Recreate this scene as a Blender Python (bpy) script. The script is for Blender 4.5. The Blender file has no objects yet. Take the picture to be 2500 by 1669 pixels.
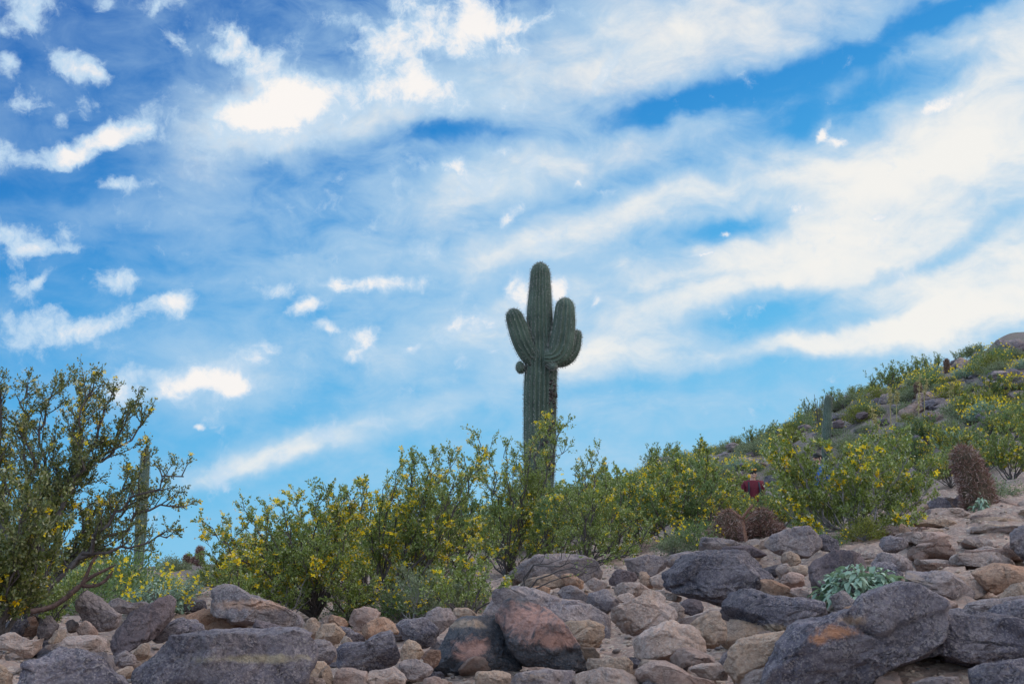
import bpy, bmesh, math, random
import numpy as np
from mathutils import Vector, Matrix, noise as mn
C = bpy.context.scene.collection
SC = bpy.context.scene
R = math.radians
rng = np.random.default_rng(7)
random.seed(7)

# ------------------------------------------------------------------ camera
F = 3472.2            # focal length in photo pixels (50 mm on 36 mm, 2500 px wide)
PITCH = R(12.0)
cam_d = bpy.data.cameras.new('camera'); cam_d.lens = 50; cam_d.sensor_width = 36; cam_d.sensor_fit = 'HORIZONTAL'
cam_d.clip_start = 0.05; cam_d.clip_end = 8000
cam = bpy.data.objects.new('camera', cam_d); C.objects.link(cam)
cam.location = (0, 0, 0); cam.rotation_euler = (R(90) + PITCH, 0, 0)
SC.camera = cam
SC.render.resolution_x = 1024; SC.render.resolution_y = 683
SC.view_settings.view_transform = 'Standard'; SC.view_settings.look = 'None'
SC.view_settings.exposure = 0.0; SC.view_settings.gamma = 1.0
SC.render.engine = 'CYCLES'
SC.cycles.transparent_max_bounces = 8; SC.cycles.max_bounces = 6
SC.cycles.diffuse_bounces = 3

def ray(u, v):
    a = (u - 1250.0) / F; b = (834.5 - v) / F
    return Vector((a, math.cos(PITCH) - b * math.sin(PITCH), math.sin(PITCH) + b * math.cos(PITCH)))
def azel(u, v):
    d = ray(u, v); return math.atan2(d.x, d.y), math.atan2(d.z, math.hypot(d.x, d.y))
def pt(u, v, r):                       # point at horizontal distance r seen toward (u, v)
    d = ray(u, v); return d * (r / math.hypot(d.x, d.y))

# ------------------------------------------------------------------ light
SUN_EL, SUN_AZ = R(42), R(70)          # azimuth measured from +Y toward +X
sd = bpy.data.lights.new('sun', 'SUN'); sd.energy = 0.75; sd.angle = R(35); sd.color = (1.0, 0.93, 0.88)
sun = bpy.data.objects.new('sun', sd); C.objects.link(sun)
sv = Vector((math.sin(SUN_AZ) * math.cos(SUN_EL), math.cos(SUN_AZ) * math.cos(SUN_EL), math.sin(SUN_EL)))
sun.rotation_euler = sv.to_track_quat('Z', 'Y').to_euler(); sun.location = (60, 30, 60)

# ------------------------------------------------------------------ node helpers
class NT:
    def __init__(s, tree): s.t = tree; s.n = tree.nodes; s.l = tree.links
    def node(s, typ, **kw):
        n = s.n.new(typ)
        for k, v in kw.items(): setattr(n, k, v)
        return n
    def put(s, sock, val):
        if isinstance(val, bpy.types.NodeSocket): s.l.new(val, sock)
        else: sock.default_value = val
    def math(s, op, a, b=None, c=None, clamp=False):
        n = s.node('ShaderNodeMath', operation=op, use_clamp=clamp); s.put(n.inputs[0], a)
        if b is not None: s.put(n.inputs[1], b)
        if c is not None: s.put(n.inputs[2], c)
        return n.outputs[0]
    def vmath(s, op, a, b=None, out=0):
        n = s.node('ShaderNodeVectorMath', operation=op); s.put(n.inputs[0], a)
        if b is not None: s.put(n.inputs[1], b)
        return n.outputs[out]
    def mapr(s, x, a, b, c=0.0, d=1.0, mode='SMOOTHSTEP'):
        n = s.node('ShaderNodeMapRange', interpolation_type=mode); s.put(n.inputs[0], x)
        for i, v in enumerate((a, b, c, d)): s.put(n.inputs[i + 1], v)
        return n.outputs[0]
    def noise(s, vec, scale, detail=4, rough=0.55, dist=0.0, out=0):
        n = s.node('ShaderNodeTexNoise'); s.put(n.inputs['Vector'], vec); n.inputs['Scale'].default_value = scale
        n.inputs['Detail'].default_value = detail; n.inputs['Roughness'].default_value = rough
        n.inputs['Distortion'].default_value = dist
        return n.outputs[out]
    def voro(s, vec, scale, out='Color', feature='F1'):
        n = s.node('ShaderNodeTexVoronoi', feature=feature); s.put(n.inputs['Vector'], vec); n.inputs['Scale'].default_value = scale
        return n.outputs[out]
    def mapping(s, vec, loc=(0, 0, 0), rot=(0, 0, 0), scale=(1, 1, 1)):
        n = s.node('ShaderNodeMapping'); s.put(n.inputs[0], vec)
        n.inputs['Location'].default_value = loc; n.inputs['Rotation'].default_value = rot; n.inputs['Scale'].default_value = scale
        return n.outputs[0]
    def mix(s, fac, a, b, typ='MIX'):
        n = s.node('ShaderNodeMix', data_type='RGBA', blend_type=typ); s.put(n.inputs[0], fac)
        for i, v in ((6, a), (7, b)):
            if isinstance(v, (tuple, list)) and len(v) == 3: v = (*v, 1)
            s.put(n.inputs[i], v)
        return n.outputs[2]
    def ramp(s, fac, stops):
        n = s.node('ShaderNodeValToRGB'); s.put(n.inputs[0], fac); e = n.color_ramp.elements
        while len(e) < len(stops): e.new(0.5)
        for k, (p, c) in zip(e, stops): k.position = p; k.color = (*c, 1) if len(c) == 3 else c
        return n.outputs[0]
    def bump(s, h, strength=0.5, dist=0.02, normal=None):
        n = s.node('ShaderNodeBump'); n.inputs['Strength'].default_value = strength; n.inputs['Distance'].default_value = dist
        s.put(n.inputs['Height'], h)
        if normal is not None: s.put(n.inputs['Normal'], normal)
        return n.outputs[0]

# ------------------------------------------------------------------ sky
w = bpy.data.worlds.new('World'); SC.world = w; w.use_nodes = True
w.cycles.sampling_method = 'NONE'
T = NT(w.node_tree); T.n.clear()
out = T.node('ShaderNodeOutputWorld'); bg = T.node('ShaderNodeBackground'); bg.inputs[1].default_value = 0.1
T.l.new(bg.outputs[0], out.inputs[0])
tc = T.node('ShaderNodeTexCoord'); D = tc.outputs['Generated']
sx = T.node('ShaderNodeSeparateXYZ'); T.l.new(D, sx.inputs[0])
AZ = T.math('ARCTAN2', sx.outputs[0], sx.outputs[1])
EL = T.math('ARCSINE', sx.outputs[2])
cx = T.node('ShaderNodeCombineXYZ'); T.l.new(AZ, cx.inputs[0]); T.l.new(EL, cx.inputs[1])
P = cx.outputs[0]
sky = T.node('ShaderNodeTexSky', sky_type='NISHITA'); sky.sun_disc = False
sky.sun_elevation = SUN_EL; sky.sun_rotation = SUN_AZ; sky.dust_density = 0.6; sky.ozone_density = 3.0; sky.air_density = 1.0
# clear blue: deeper to the upper left, pale toward the horizon
def lin(c): return tuple((x / 255 / 12.92) if x <= 10 else ((x / 255 + 0.055) / 1.055) ** 2.4 for x in c)
t = T.math('ADD', EL, T.math('MULTIPLY', T.math('MINIMUM', T.math('MAXIMUM', AZ, -0.6), 0.6), -0.27))
blue = T.ramp(T.mapr(t, -0.08, 0.62, mode='LINEAR'), [
    (0.0, lin((165, 215, 242))), (0.22, lin((140, 205, 240))), (0.30, lin((118, 197, 240))), (0.36, lin((90, 187, 238))), (0.5, lin((62, 167, 231))),
    (0.62, lin((30, 140, 216))), (0.71, lin((6, 118, 200))), (0.89, lin((0, 92, 180))), (1.0, lin((0, 80, 165)))])
blue10 = T.vmath('MULTIPLY', blue, (10, 10, 10))
clear = T.mix(0.12, blue10, sky.outputs[0])

V = 1.0643   # scale of the whole-picture view the cloud positions were read in
def blobs(lst, vec):
    # the running sum travels in the z of the coordinate vector, so the shader stays small in memory
    cur = T.vmath('MULTIPLY', vec, (1, 1, 0))
    for b in lst:
        cx_, cy_, rx, ry = b[:4]; ang = b[4] if len(b) > 4 else 0; wt = b[5] if len(b) > 5 else 1.0
        a, e = azel(cx_ * V, cy_ * V)
        n = T.node('ShaderNodeMapping', vector_type='TEXTURE'); T.put(n.inputs[0], cur)
        n.inputs['Location'].default_value = (a, e, 0); n.inputs['Rotation'].default_value = (0, 0, R(ang))
        n.inputs['Scale'].default_value = (rx * V / F, ry * V / F, 1e5)
        d = T.vmath('LENGTH', n.outputs[0], out=1)
        m = T.mapr(d, 0.0, 1.9, 1.0, 0.0)
        q = T.node('ShaderNodeVectorMath', operation='MULTIPLY_ADD'); T.put(q.inputs[0], m); q.inputs[1].default_value = (0, 0, wt); T.put(q.inputs[2], cur)
        cur = q.outputs[0]
    sz = T.node('ShaderNodeSeparateXYZ'); T.l.new(cur, sz.inputs[0])
    return sz.outputs[2]
def warp(vec, scale, amt, stretch=(1, 1, 1), rot=0):
    q = T.mapping(vec, rot=(0, 0, rot), scale=stretch)
    c = T.noise(q, scale, 4, 0.6, out=1)
    c = T.vmath('SUBTRACT', c, (0.5, 0.5, 0.5))
    s = T.vmath('SCALE', c); s.node.inputs[3].default_value = amt
    return T.vmath('ADD', vec, s)
Pw = warp(warp(P, 7, 0.045), 26, 0.022)
Pw2 = warp(warp(P, 22, 0.016), 70, 0.009)
SOFT = [(1650, 40, 380, 105, 4, .85), (1480, 70, 160, 100, 10, .35), (2300, 110, 180, 100, 30, .75), (2150, 335, 340, 95, 16, .8), (1700, 410, 330, 60, 14, .65), (1980, 400, 300, 60, 8, .35),
        (2330, 640, 230, 110, 15, .95), (2220, 470, 330, 110, 8, .7), (1890, 600, 240, 75, 8, .85), (1560, 610, 260, 60, 14, .55), (2120, 745, 330, 30, 6, .85), (2250, 700, 220, 50, 4, .6),
        (1780, 800, 330, 24, 7, .85), (1480, 735, 250, 62, 16, .85), (1420, 815, 190, 36, 6, .75), (1380, 500, 280, 45, 18, .6), (1200, 590, 200, 40, 8, .6), (1330, 640, 160, 40, 10, .35),
        (580, 250, 200, 75, 8, .75), (680, 225, 120, 34, 10, .6), (820, 280, 280, 36, 6, .6), (500, 345, 190, 60, 30, .55), (340, 300, 160, 40, 20, .2), (640, 320, 200, 50, 10, .4),
        (930, 215, 170, 60, 5, .5), (1060, 130, 180, 90, 0, .5), (1290, 210, 260, 90, 20, .5), (1180, 410, 220, 55, 18, .6), (1020, 450, 240, 50, 12, .45), (1400, 350, 260, 50, 15, .35),
        (780, 1005, 290, 36, 14, .75), (640, 1045, 170, 28, 14, .6), (500, 1085, 80, 22, 20, .4), (450, 880, 170, 60, 5, .7), (900, 800, 280, 60, 10, .45), (1080, 870, 200, 40, 10, .35),
        (900, 570, 320, 50, 10, .4), (300, 490, 300, 30, 4, .25), (1130, 745, 160, 50, 8, .5), (640, 640, 300, 40, 8, .25), (600, 480, 340, 60, 14, .2), (330, 790, 260, 60, 10, .25), (100, 690, 140, 40, 5, .15), (1000, 680, 220, 40, 5, .35),
        (1700, 190, 320, 36, 8, -.85), (1480, 262, 130, 26, 14, -.6), (2060, 190, 180, 28, 10, -.45), (2190, 22, 170, 30, 16, -.9), (1930, 70, 60, 60, 60, -.2),
        (1690, 515, 100, 28, 12, -.9), (1740, 705, 150, 32, 12, -.8), (1050, 318, 140, 24, 6, -.6), (1850, 255, 60, 26, 60, -.5), (2250, 540, 110, 22, 25, -.6), (2080, 610, 90, 18, 10, -.5), (1560, 650, 140, 14, 4, -.4), (100, 430, 160, 24, 0, -.3), (480, 620, 180, 20, 0, -.3)]
soft = blobs(SOFT, Pw)
PUFF = [(180, 160, 62, 28, -5, 1.1), (130, 372, 54, 20, 10, 1), (205, 340, 50, 24, 25, .95), (270, 315, 44, 22, 20, .8), (310, 290, 55, 26, 15, .8), (8, 360, 36, 30), (70, 12, 60, 22), (25, 62, 70, 20, 10, .9),
        (375, 12, 70, 26, 25, .8), (245, 10, 40, 18, 0, .7), (395, 92, 42, 18, -35, .6), (590, 130, 90, 40, -22, 1), (500, 130, 26, 14, 0, .7), (670, 235, 95, 38, 14, 1.2), (560, 265, 90, 22, 8, .7),
        (930, 205, 120, 36, -3, 1.2), (1075, 88, 110, 40, -6, 1.2), (890, 115, 75, 36, 5, 1.1), (935, 20, 50, 34), (1070, 12, 90, 22), (790, 45, 60, 22, 0, .7),
        (1230, 42, 70, 18, 10, .7), (1390, 168, 40, 11, 55, 1), (1425, 186, 16, 8, 30, .7), (270, 425, 52, 13, 5, .8), (40, 545, 100, 26, 8, .8), (70, 575, 60, 15, 22, .7), (172, 573, 34, 10, 8, .8),
        (255, 642, 50, 24, 0, .9), (62, 665, 30, 20, 0, .8), (95, 640, 22, 9, 40, .7), (390, 700, 46, 26, 12, 1.2), (240, 742, 80, 20, 25, .8), (60, 760, 90, 40, 5, .85),
        (385, 890, 44, 26, 5, 1.0), (440, 870, 34, 20, 5, .8), (505, 862, 44, 24, -10, 1.1), (555, 885, 40, 20, 10, .9), (330, 850, 40, 14, 10, .6), (590, 805, 44, 24, 10, .9), (650, 672, 40, 16, 5, .75), (695, 712, 46, 15, 22, 1), (850, 652, 110, 17, 3, 1.1),
        (745, 752, 24, 12, 0, .8), (832, 770, 50, 22, 0, .8), (805, 815, 20, 13, 10, .9), (940, 794, 16, 9, 30, .8), (1060, 748, 52, 17, 8, .9), (950, 362, 80, 24, -12, .6), (1040, 375, 30, 16, 0, .6),
        (1155, 345, 34, 9, 8, .8), (1378, 437, 26, 11, 0, 1.1), (1330, 425, 14, 9, 0, .9), (1190, 672, 30, 34, 60, 1.1), (1283, 668, 28, 26, 0, 1.3), (1370, 692, 11, 8, 60, .9),
        (1175, 495, 30, 12, 50, .9), (1915, 322, 34, 11, -12, .95), (1890, 305, 22, 7, 60, .9), (2160, 242, 50, 15, 15, 1.1), (1840, 482, 40, 15, 12, 1.1), (2020, 495, 16, 9, -20, 1.2), (1612, 582, 46, 6, 6, 1),
        (1668, 543, 14, 6, 0, 1), (1135, 809, 18, 5, 10, .8), (275, 900, 34, 26, 10, .9), (20, 150, 26, 24, 0, .8), (60, 240, 60, 28, 0, .5), (200, 245, 24, 20, -30, .5), (140, 280, 16, 12, 40, .6), (460, 975, 14, 5), (1120, 60, 60, 20)]
puff = blobs([(b[0], b[1], b[2] * 1.1, b[3] * 1.12, b[4] if len(b) > 4 else 0, (b[5] if len(b) > 5 else 1) * (1.15 if b[0] < 900 else 0.95)) for b in PUFF], Pw2)
# fine structure: streaks drawn out up to the right, and billows for the puffs
streak = T.noise(T.mapping(Pw, rot=(0, 0, R(-22)), scale=(3.2, 10, 1)), 2.2, 7, 0.55, 0.4)
soften = T.noise(T.mapping(P, rot=(0, 0, R(-18)), scale=(1, 1.7, 1)), 24, 8, 0.62, 0.5)
billow = T.noise(Pw2, 42, 8, 0.66, 0.2)
big = T.noise(T.mapping(P, loc=(3.1, 1.7, 0), scale=(1, 1.8, 1)), 2.1, 5, 0.55)
# outside the photographed part of the sky the cover follows plain noise
edge = T.math('MAXIMUM', T.mapr(T.math('ABSOLUTE', AZ), 0.36, 0.6), T.mapr(EL, 0.46, 0.65))
generic = T.mapr(big, 0.34, 0.58, 0.1, 1.0)
s1 = T.math('ADD', soft, T.math('MULTIPLY', T.math('SUBTRACT', streak, 0.5), 1.3))
s1 = T.math('ADD', s1, T.math('MULTIPLY', T.math('SUBTRACT', soften, 0.5), 1.35))
softd = T.mapr(s1, -0.35, 1.45, 0, 1)
softd = T.math('MULTIPLY', softd, T.mapr(T.math('SUBTRACT', EL, T.math('MULTIPLY', AZ, 0.16)), 0.13, 0.175, 0.0, 1.0)) if False else softd
softd = T.math('MAXIMUM', softd, T.math('MULTIPLY', edge, generic))
left = T.mapr(AZ, -0.06, 0.14, 0.55, 0.05)
p1 = T.math('ADD', T.math('ADD', puff, T.math('MULTIPLY', T.math('MULTIPLY', T.math('MAXIMUM', soft, 0.0), left), 0.85)), T.math('MULTIPLY', T.math('SUBTRACT', billow, 0.5), 3.0))
p1 = T.math('ADD', p1, T.math('MULTIPLY', T.math('SUBTRACT', T.noise(P, 20, 3, 0.5), 0.5), 0.7))
puffd = T.mapr(p1, 0.28, 1.15, 0, 1)
haze = T.math('MULTIPLY', T.mapr(s1, -0.6, 0.5, 0, 0.6), T.mapr(EL, 0.06, 0.2, 0.3, 1))
haze = T.math('MULTIPLY', haze, T.mapr(AZ, -0.36, -0.02, 0.35, 1))
softd = T.math('MULTIPLY', softd, T.math('MAXIMUM', edge, T.mapr(T.math('ADD', AZ, T.math('MULTIPLY', soft, .25)), -0.30, -0.05, 0.45, 1)))
c1 = T.mix(haze, clear, tuple(10 * x for x in lin((165, 205, 235))))
tone = T.math('MULTIPLY', T.math('SUBTRACT', T.noise(T.mapping(Pw, rot=(0, 0, R(-15)), scale=(1, 2.2, 1)), 9, 7, 0.6), 0.5), 2.2)
shade = T.mix(T.mapr(T.math('ADD', T.math('ADD', softd, tone), T.math('MULTIPLY', AZ, 0.9)), 0.25, 1.35), tuple(10 * x for x in lin((192, 218, 238))), tuple(10 * x for x in lin((250, 246, 239))))
c2 = T.mix(T.math('MULTIPLY', softd, 0.92), c1, shade)
pcol = T.mix(T.mapr(T.math('ADD', p1, T.math('MULTIPLY', AZ, 1.1)), 0.6, 1.5), tuple(10 * x for x in lin((192, 218, 241))), tuple(10 * x for x in lin((252, 247, 243))))
c3 = T.mix(T.math('MULTIPLY', puffd, 0.95), c2, pcol)
# sky overhead and behind, out of view, is brightened to add light on the slope
fill_gain = T.node('ShaderNodeMix', data_type='RGBA', blend_type='MULTIPLY'); fill_gain.inputs[0].default_value = 1
T.l.new(c3, fill_gain.inputs[6]); T.l.new(T.mapr(edge, 0, 1, 1.0, 1.95), fill_gain.inputs[7]); c3 = fill_gain.outputs[2]
# below the horizon: pale ground haze
c4 = T.mix(T.mapr(EL, -0.03, 0.0), tuple(10 * x for x in (0.16, 0.15, 0.14)), c3)
T.l.new(c4, bg.inputs[0])

# ------------------------------------------------------------------ materials
def new_mat(name):
    m = bpy.data.materials.new(name); m.use_nodes = True
    N = NT(m.node_tree); N.n.clear()
    o = N.node('ShaderNodeOutputMaterial'); b = N.node('ShaderNodeBsdfPrincipled'); N.l.new(b.outputs[0], o.inputs[0])
    b.inputs['Roughness'].default_value = 0.85
    b.inputs['Specular IOR Level'].default_value = 0.3
    return m, N, b
def rock_mat(name, a, b_, speck_d, speck_l, amt=0.6, stain=None, patch=None):
    m, N, b = new_mat(name)
    co = N.node('ShaderNodeTexCoord').outputs['Object']
    oi = N.node('ShaderNodeObjectInfo').outputs['Random']
    sc = N.node('ShaderNodeVectorMath', operation='SCALE'); sc.inputs[0].default_value = (37, 51, 23); N.l.new(oi, sc.inputs[3])
    q = N.vmath('ADD', co, sc.outputs[0])
    n1 = N.noise(q, 5, 6, 0.6, 0.6)
    col = N.mix(N.mapr(n1, 0.35, 0.65), a, b_)
    vor = N.voro(q, 95); sp = N.node('ShaderNodeSeparateColor'); N.l.new(vor, sp.inputs[0])
    vor2 = N.voro(q, 170); sp2 = N.node('ShaderNodeSeparateColor'); N.l.new(vor2, sp2.inputs[0])
    patchy = N.mapr(N.noise(q, 11, 4, 0.6), 0.3, 0.7, 0.45, 1.0)
    col = N.mix(N.math('MULTIPLY', N.mapr(sp.outputs[0], 0.58, 0.75, 0, amt, 'LINEAR'), patchy), col, speck_d)
    col = N.mix(N.math('MULTIPLY', N.mapr(sp2.outputs[1], 0.62, 0.8, 0, amt, 'LINEAR'), patchy), col, speck_l)
    if stain:
        n3 = N.noise(N.mapping(q, scale=(1, 1, 2)), 3.2, 6, 0.65, 1.2)
        col = N.mix(N.mapr(n3, stain[1], stain[1] + 0.12, 0, 0.85), col, stain[0])
    for pc in (patch or []):
        (px, pz, rx, rz, pcol) = pc
        n = N.node('ShaderNodeMapping', vector_type='TEXTURE'); N.l.new(co, n.inputs[0])
        n.inputs['Location'].default_value = (px, 0, pz); n.inputs['Scale'].default_value = (rx, 10, rz)
        d = N.vmath('LENGTH', n.outputs[0], out=1)
        dd = N.math('ADD', d, N.math('MULTIPLY', N.math('SUBTRACT', N.noise(q, 14, 8, 0.75, 1), 0.5), 3.4))
        col = N.mix(N.mapr(dd, 0.35, 1.4, 0.95, 0), col, pcol)
    cr = N.voro(N.vmath('ADD', q, N.noise(q, 6, 3, 0.6, out=1)), 4.0, 'Distance', 'DISTANCE_TO_EDGE')
    crack = N.mapr(cr, 0.0, 0.02, 0, 1)
    wash = N.mapr(N.noise(q, 1.7, 5, 0.6, 0.5), 0.3, 0.7, 0.78, 1.25)
    mul = N.node('ShaderNodeMix', data_type='RGBA', blend_type='MULTIPLY'); mul.inputs[0].default_value = 1
    N.l.new(col, mul.inputs[6]); N.l.new(wash, mul.inputs[7])
    N.l.new(mul.outputs[2], b.inputs['Base Color'])
    h = N.math('ADD', N.math('MULTIPLY', N.noise(q, 22, 8, 0.7, 0.4), 1.0), N.math('MULTIPLY', sp2.outputs[2], 0.14))
    h = N.math('ADD', h, N.math('MULTIPLY', crack, 0.12))
    N.l.new(N.bump(h, 0.9, 0.035), b.inputs['Normal'])
    b.inputs['Roughness'].default_value = 0.9; b.inputs['Specular IOR Level'].default_value = 0.2
    return m
DK, LT = (0.05, 0.045, 0.05), (0.42, 0.38, 0.37)
ROCK = {
 'dark': rock_mat('rock_dark_granite', (0.118, 0.102, 0.128), (0.215, 0.178, 0.195), (0.045, 0.038, 0.045), (0.36, 0.30, 0.29), 0.6),
 'grey': rock_mat('rock_grey_granite', (0.205, 0.168, 0.182), (0.33, 0.25, 0.235), (0.09, 0.07, 0.075), (0.44, 0.36, 0.33), 0.5, ((0.36, 0.25, 0.19), 0.56)),
 'tan': rock_mat('rock_tan_granite', (0.44, 0.285, 0.20), (0.33, 0.235, 0.19), (0.15, 0.11, 0.09), (0.55, 0.44, 0.36), 0.4, ((0.20, 0.165, 0.15), 0.62)),
 'pale': rock_mat('rock_pale_granite', (0.46, 0.315, 0.255), (0.36, 0.27, 0.25), (0.17, 0.14, 0.13), (0.56, 0.48, 0.43), 0.4, ((0.23, 0.20, 0.20), 0.60)),
 'pink': rock_mat('rock_pink_granite', (0.43, 0.27, 0.22), (0.34, 0.25, 0.22), (0.16, 0.10, 0.09), (0.52, 0.38, 0.32), 0.35),
 'orange': rock_mat('rock_orange_granite', (0.42, 0.225, 0.145), (0.34, 0.225, 0.17), (0.14, 0.08, 0.06), (0.55, 0.36, 0.25), 0.4, ((0.24, 0.18, 0.15), 0.60)),
 'brown': rock_mat('rock_brown_granite', (0.22, 0.12, 0.085), (0.14, 0.09, 0.08), (0.05, 0.03, 0.03), (0.35, 0.24, 0.18), 0.4),
 'slate': rock_mat('rock_blue_black', (0.06, 0.062, 0.075), (0.10, 0.095, 0.105), (0.035, 0.035, 0.04), (0.30, 0.22, 0.19), 0.25),
 'purple': rock_mat('rock_purple_basalt', (0.115, 0.085, 0.095), (0.17, 0.125, 0.13), (0.04, 0.03, 0.035), (0.28, 0.21, 0.20), 0.45),
}
def ground_mat():
    m, N, b = new_mat('desert_ground')
    co = N.node('ShaderNodeNewGeometry').outputs['Position']
    n1 = N.noise(co, 1.6, 7, 0.6, 0.5); n2 = N.noise(co, 14, 6, 0.65)
    near = N.mix(N.mapr(n1, 0.35, 0.65), (0.36, 0.235, 0.185), (0.26, 0.185, 0.16))
    near = N.mix(N.mapr(n2, 0.45, 0.72, 0, 0.6), near, (0.27, 0.21, 0.185))
    vor = N.voro(co, 60); sp = N.node('ShaderNodeSeparateColor'); N.l.new(vor, sp.inputs[0])
    near = N.mix(N.mapr(sp.outputs[0], 0.6, 0.9, 0, 0.5, 'LINEAR'), near, (0.19, 0.15, 0.135))
    near = N.mix(N.mapr(sp.outputs[1], 0.7, 0.9, 0, 0.5, 'LINEAR'), near, (0.52, 0.42, 0.34))
    far = N.mix(N.mapr(N.noise(co, 0.8, 7, 0.7), 0.45, 0.65), (0.14, 0.105, 0.10), (0.10, 0.10, 0.065))
    far = N.mix(N.mapr(N.noise(co, 5, 5, 0.7), 0.5, 0.65), far, (0.22, 0.175, 0.155))
    sxy = N.node('ShaderNodeSeparateXYZ'); N.l.new(co, sxy.inputs[0])
    col = N.mix(N.mapr(sxy.outputs[1], 11, 19), near, far)
    N.l.new(col, b.inputs['Base Color'])
    h = N.math('ADD', n2, N.math('MULTIPLY', N.voro(co, 22, 'Distance'), 0.35))
    N.l.new(N.bump(h, 0.9, 0.05), b.inputs['Normal']); b.inputs['Roughness'].default_value = 0.95
    return m
def leaf_mat(name, stops, rough=0.45, trans=0.25, spec=0.5):
    m, N, b = new_mat(name)
    g = N.node('ShaderNodeNewGeometry').outputs['Random Per Island']
    col = N.ramp(g, stops)
    N.l.new(col, b.inputs['Base Color']); b.inputs['Roughness'].default_value = rough; b.inputs['Specular IOR Level'].default_value = spec
    tr = N.node('ShaderNodeBsdfTranslucent'); N.l.new(N.mix(1.0, col, (1.3, 1.35, 0.8), 'MULTIPLY'), tr.inputs[0])
    mx = N.node('ShaderNodeMixShader'); mx.inputs[0].default_value = trans
    N.l.new(b.outputs[0], mx.inputs[1]); N.l.new(tr.outputs[0], mx.inputs[2])
    o = [n for n in N.n if n.type == 'OUTPUT_MATERIAL'][0]; N.l.new(mx.outputs[0], o.inputs[0])
    return m
def plain(name, col, rough=0.8, var=0.25, scale=30, spec=0.3, bump=0.3):
    m, N, b = new_mat(name)
    co = N.node('ShaderNodeTexCoord').outputs['Object']
    n = N.noise(co, scale, 5, 0.6)
    c0 = tuple(x * (1 - var) for x in col); c1 = tuple(min(1, x * (1 + var)) for x in col)
    N.l.new(N.mix(N.mapr(n, 0.3, 0.7), c0, c1), b.inputs['Base Color'])
    N.l.new(N.bump(n, bump, 0.01), b.inputs['Normal'])
    b.inputs['Roughness'].default_value = rough; b.inputs['Specular IOR Level'].default_value = spec
    return m
M = dict(
 ground=ground_mat(),
 creosote=leaf_mat('creosote_leaves', [(0, (0.085, 0.115, 0.024)), (0.35, (0.155, 0.20, 0.038)), (0.7, (0.235, 0.28, 0.06)), (0.93, (0.30, 0.33, 0.14)), (1, (0.42, 0.42, 0.27))], 0.42, 0.28, 0.6),
 creo_olive=leaf_mat('olive_creosote_leaves', [(0, (0.055, 0.07, 0.02)), (0.35, (0.10, 0.12, 0.03)), (0.7, (0.165, 0.175, 0.05)), (0.93, (0.27, 0.25, 0.11)), (1, (0.42, 0.38, 0.24))], 0.42, 0.25, 0.6),
 creo_far=leaf_mat('dense_green_leaves', [(0, (0.07, 0.12, 0.04)), (0.5, (0.13, 0.19, 0.065)), (1, (0.22, 0.28, 0.12))], 0.5, 0.28),
 yellow=leaf_mat('yellow_petals', [(0, (0.75, 0.42, 0.01)), (0.5, (0.85, 0.60, 0.015)), (1, (0.85, 0.70, 0.05))], 0.6, 0.3, 0.2),
 seed=leaf_mat('fuzzy_seed_heads', [(0, (0.45, 0.42, 0.33)), (1, (0.65, 0.62, 0.52))], 0.8, 0.3, 0.1),
 bursage=leaf_mat('grey_green_leaves', [(0, (0.12, 0.145, 0.085)), (0.5, (0.19, 0.215, 0.13)), (1, (0.27, 0.29, 0.19))], 0.7, 0.2, 0.2),
 brittle=leaf_mat('silver_green_leaves', [(0, (0.16, 0.235, 0.175)), (0.5, (0.24, 0.33, 0.25)), (1, (0.33, 0.42, 0.32))], 0.65, 0.15, 0.3),
 olive=leaf_mat('olive_leaves', [(0, (0.10, 0.115, 0.025)), (0.5, (0.17, 0.18, 0.04)), (1, (0.26, 0.25, 0.06))], 0.6, 0.25, 0.3),
 drygrass=leaf_mat('dry_blades', [(0, (0.30, 0.24, 0.10)), (1, (0.50, 0.42, 0.2))], 0.7, 0.2, 0.2),
 bark=plain('creosote_bark', (0.085, 0.07, 0.068), 0.9, 0.4, 40),
 greybark=plain('grey_stems', (0.22, 0.20, 0.20), 0.9, 0.3, 40),
 darkbrown=plain('dark_brown_stem', (0.085, 0.05, 0.042), 0.9, 0.4, 60),
 deadred=plain('dead_reddish_stem', (0.25, 0.13, 0.09), 0.9, 0.3, 60),
 saguaro=plain('saguaro_skin', (0.082, 0.112, 0.083), 0.6, 0.28, 4, 0.35),
 scar=plain('saguaro_scar', (0.05, 0.038, 0.036), 0.95, 0.4, 30),
 spine=plain('pale_spines', (0.36, 0.34, 0.32), 0.7, 0.2, 10),
 redspine=leaf_mat('red_spines', [(0, (0.10, 0.042, 0.034)), (0.6, (0.25, 0.13, 0.108)), (1, (0.46, 0.34, 0.31))], 0.6, 0.1, 0.3),
 barrel=plain('barrel_skin', (0.11, 0.075, 0.05), 0.8, 0.3, 12),
 skin=plain('skin', (0.52, 0.30, 0.22), 0.6, 0.06, 20, 0.3, 0.02),
 hair=plain('dark_hair', (0.02, 0.017, 0.015), 0.6, 0.3, 80),
 maroon=plain('maroon_cloth', (0.13, 0.018, 0.03), 0.85, 0.12, 30),
 bluecloth=plain('blue_cloth', (0.03, 0.12, 0.42), 0.85, 0.15, 30),
 darkcloth=plain('dark_cloth', (0.03, 0.033, 0.045), 0.85, 0.2, 30),
 lens=plain('amber_lens', (0.65, 0.30, 0.02), 0.2, 0.1, 30, 0.6, 0.0),
 white=plain('teeth_white', (0.7, 0.68, 0.64), 0.5, 0.02, 30, 0.3, 0),
 lips=plain('lips', (0.40, 0.15, 0.13), 0.6, 0.05, 30),
)

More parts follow.
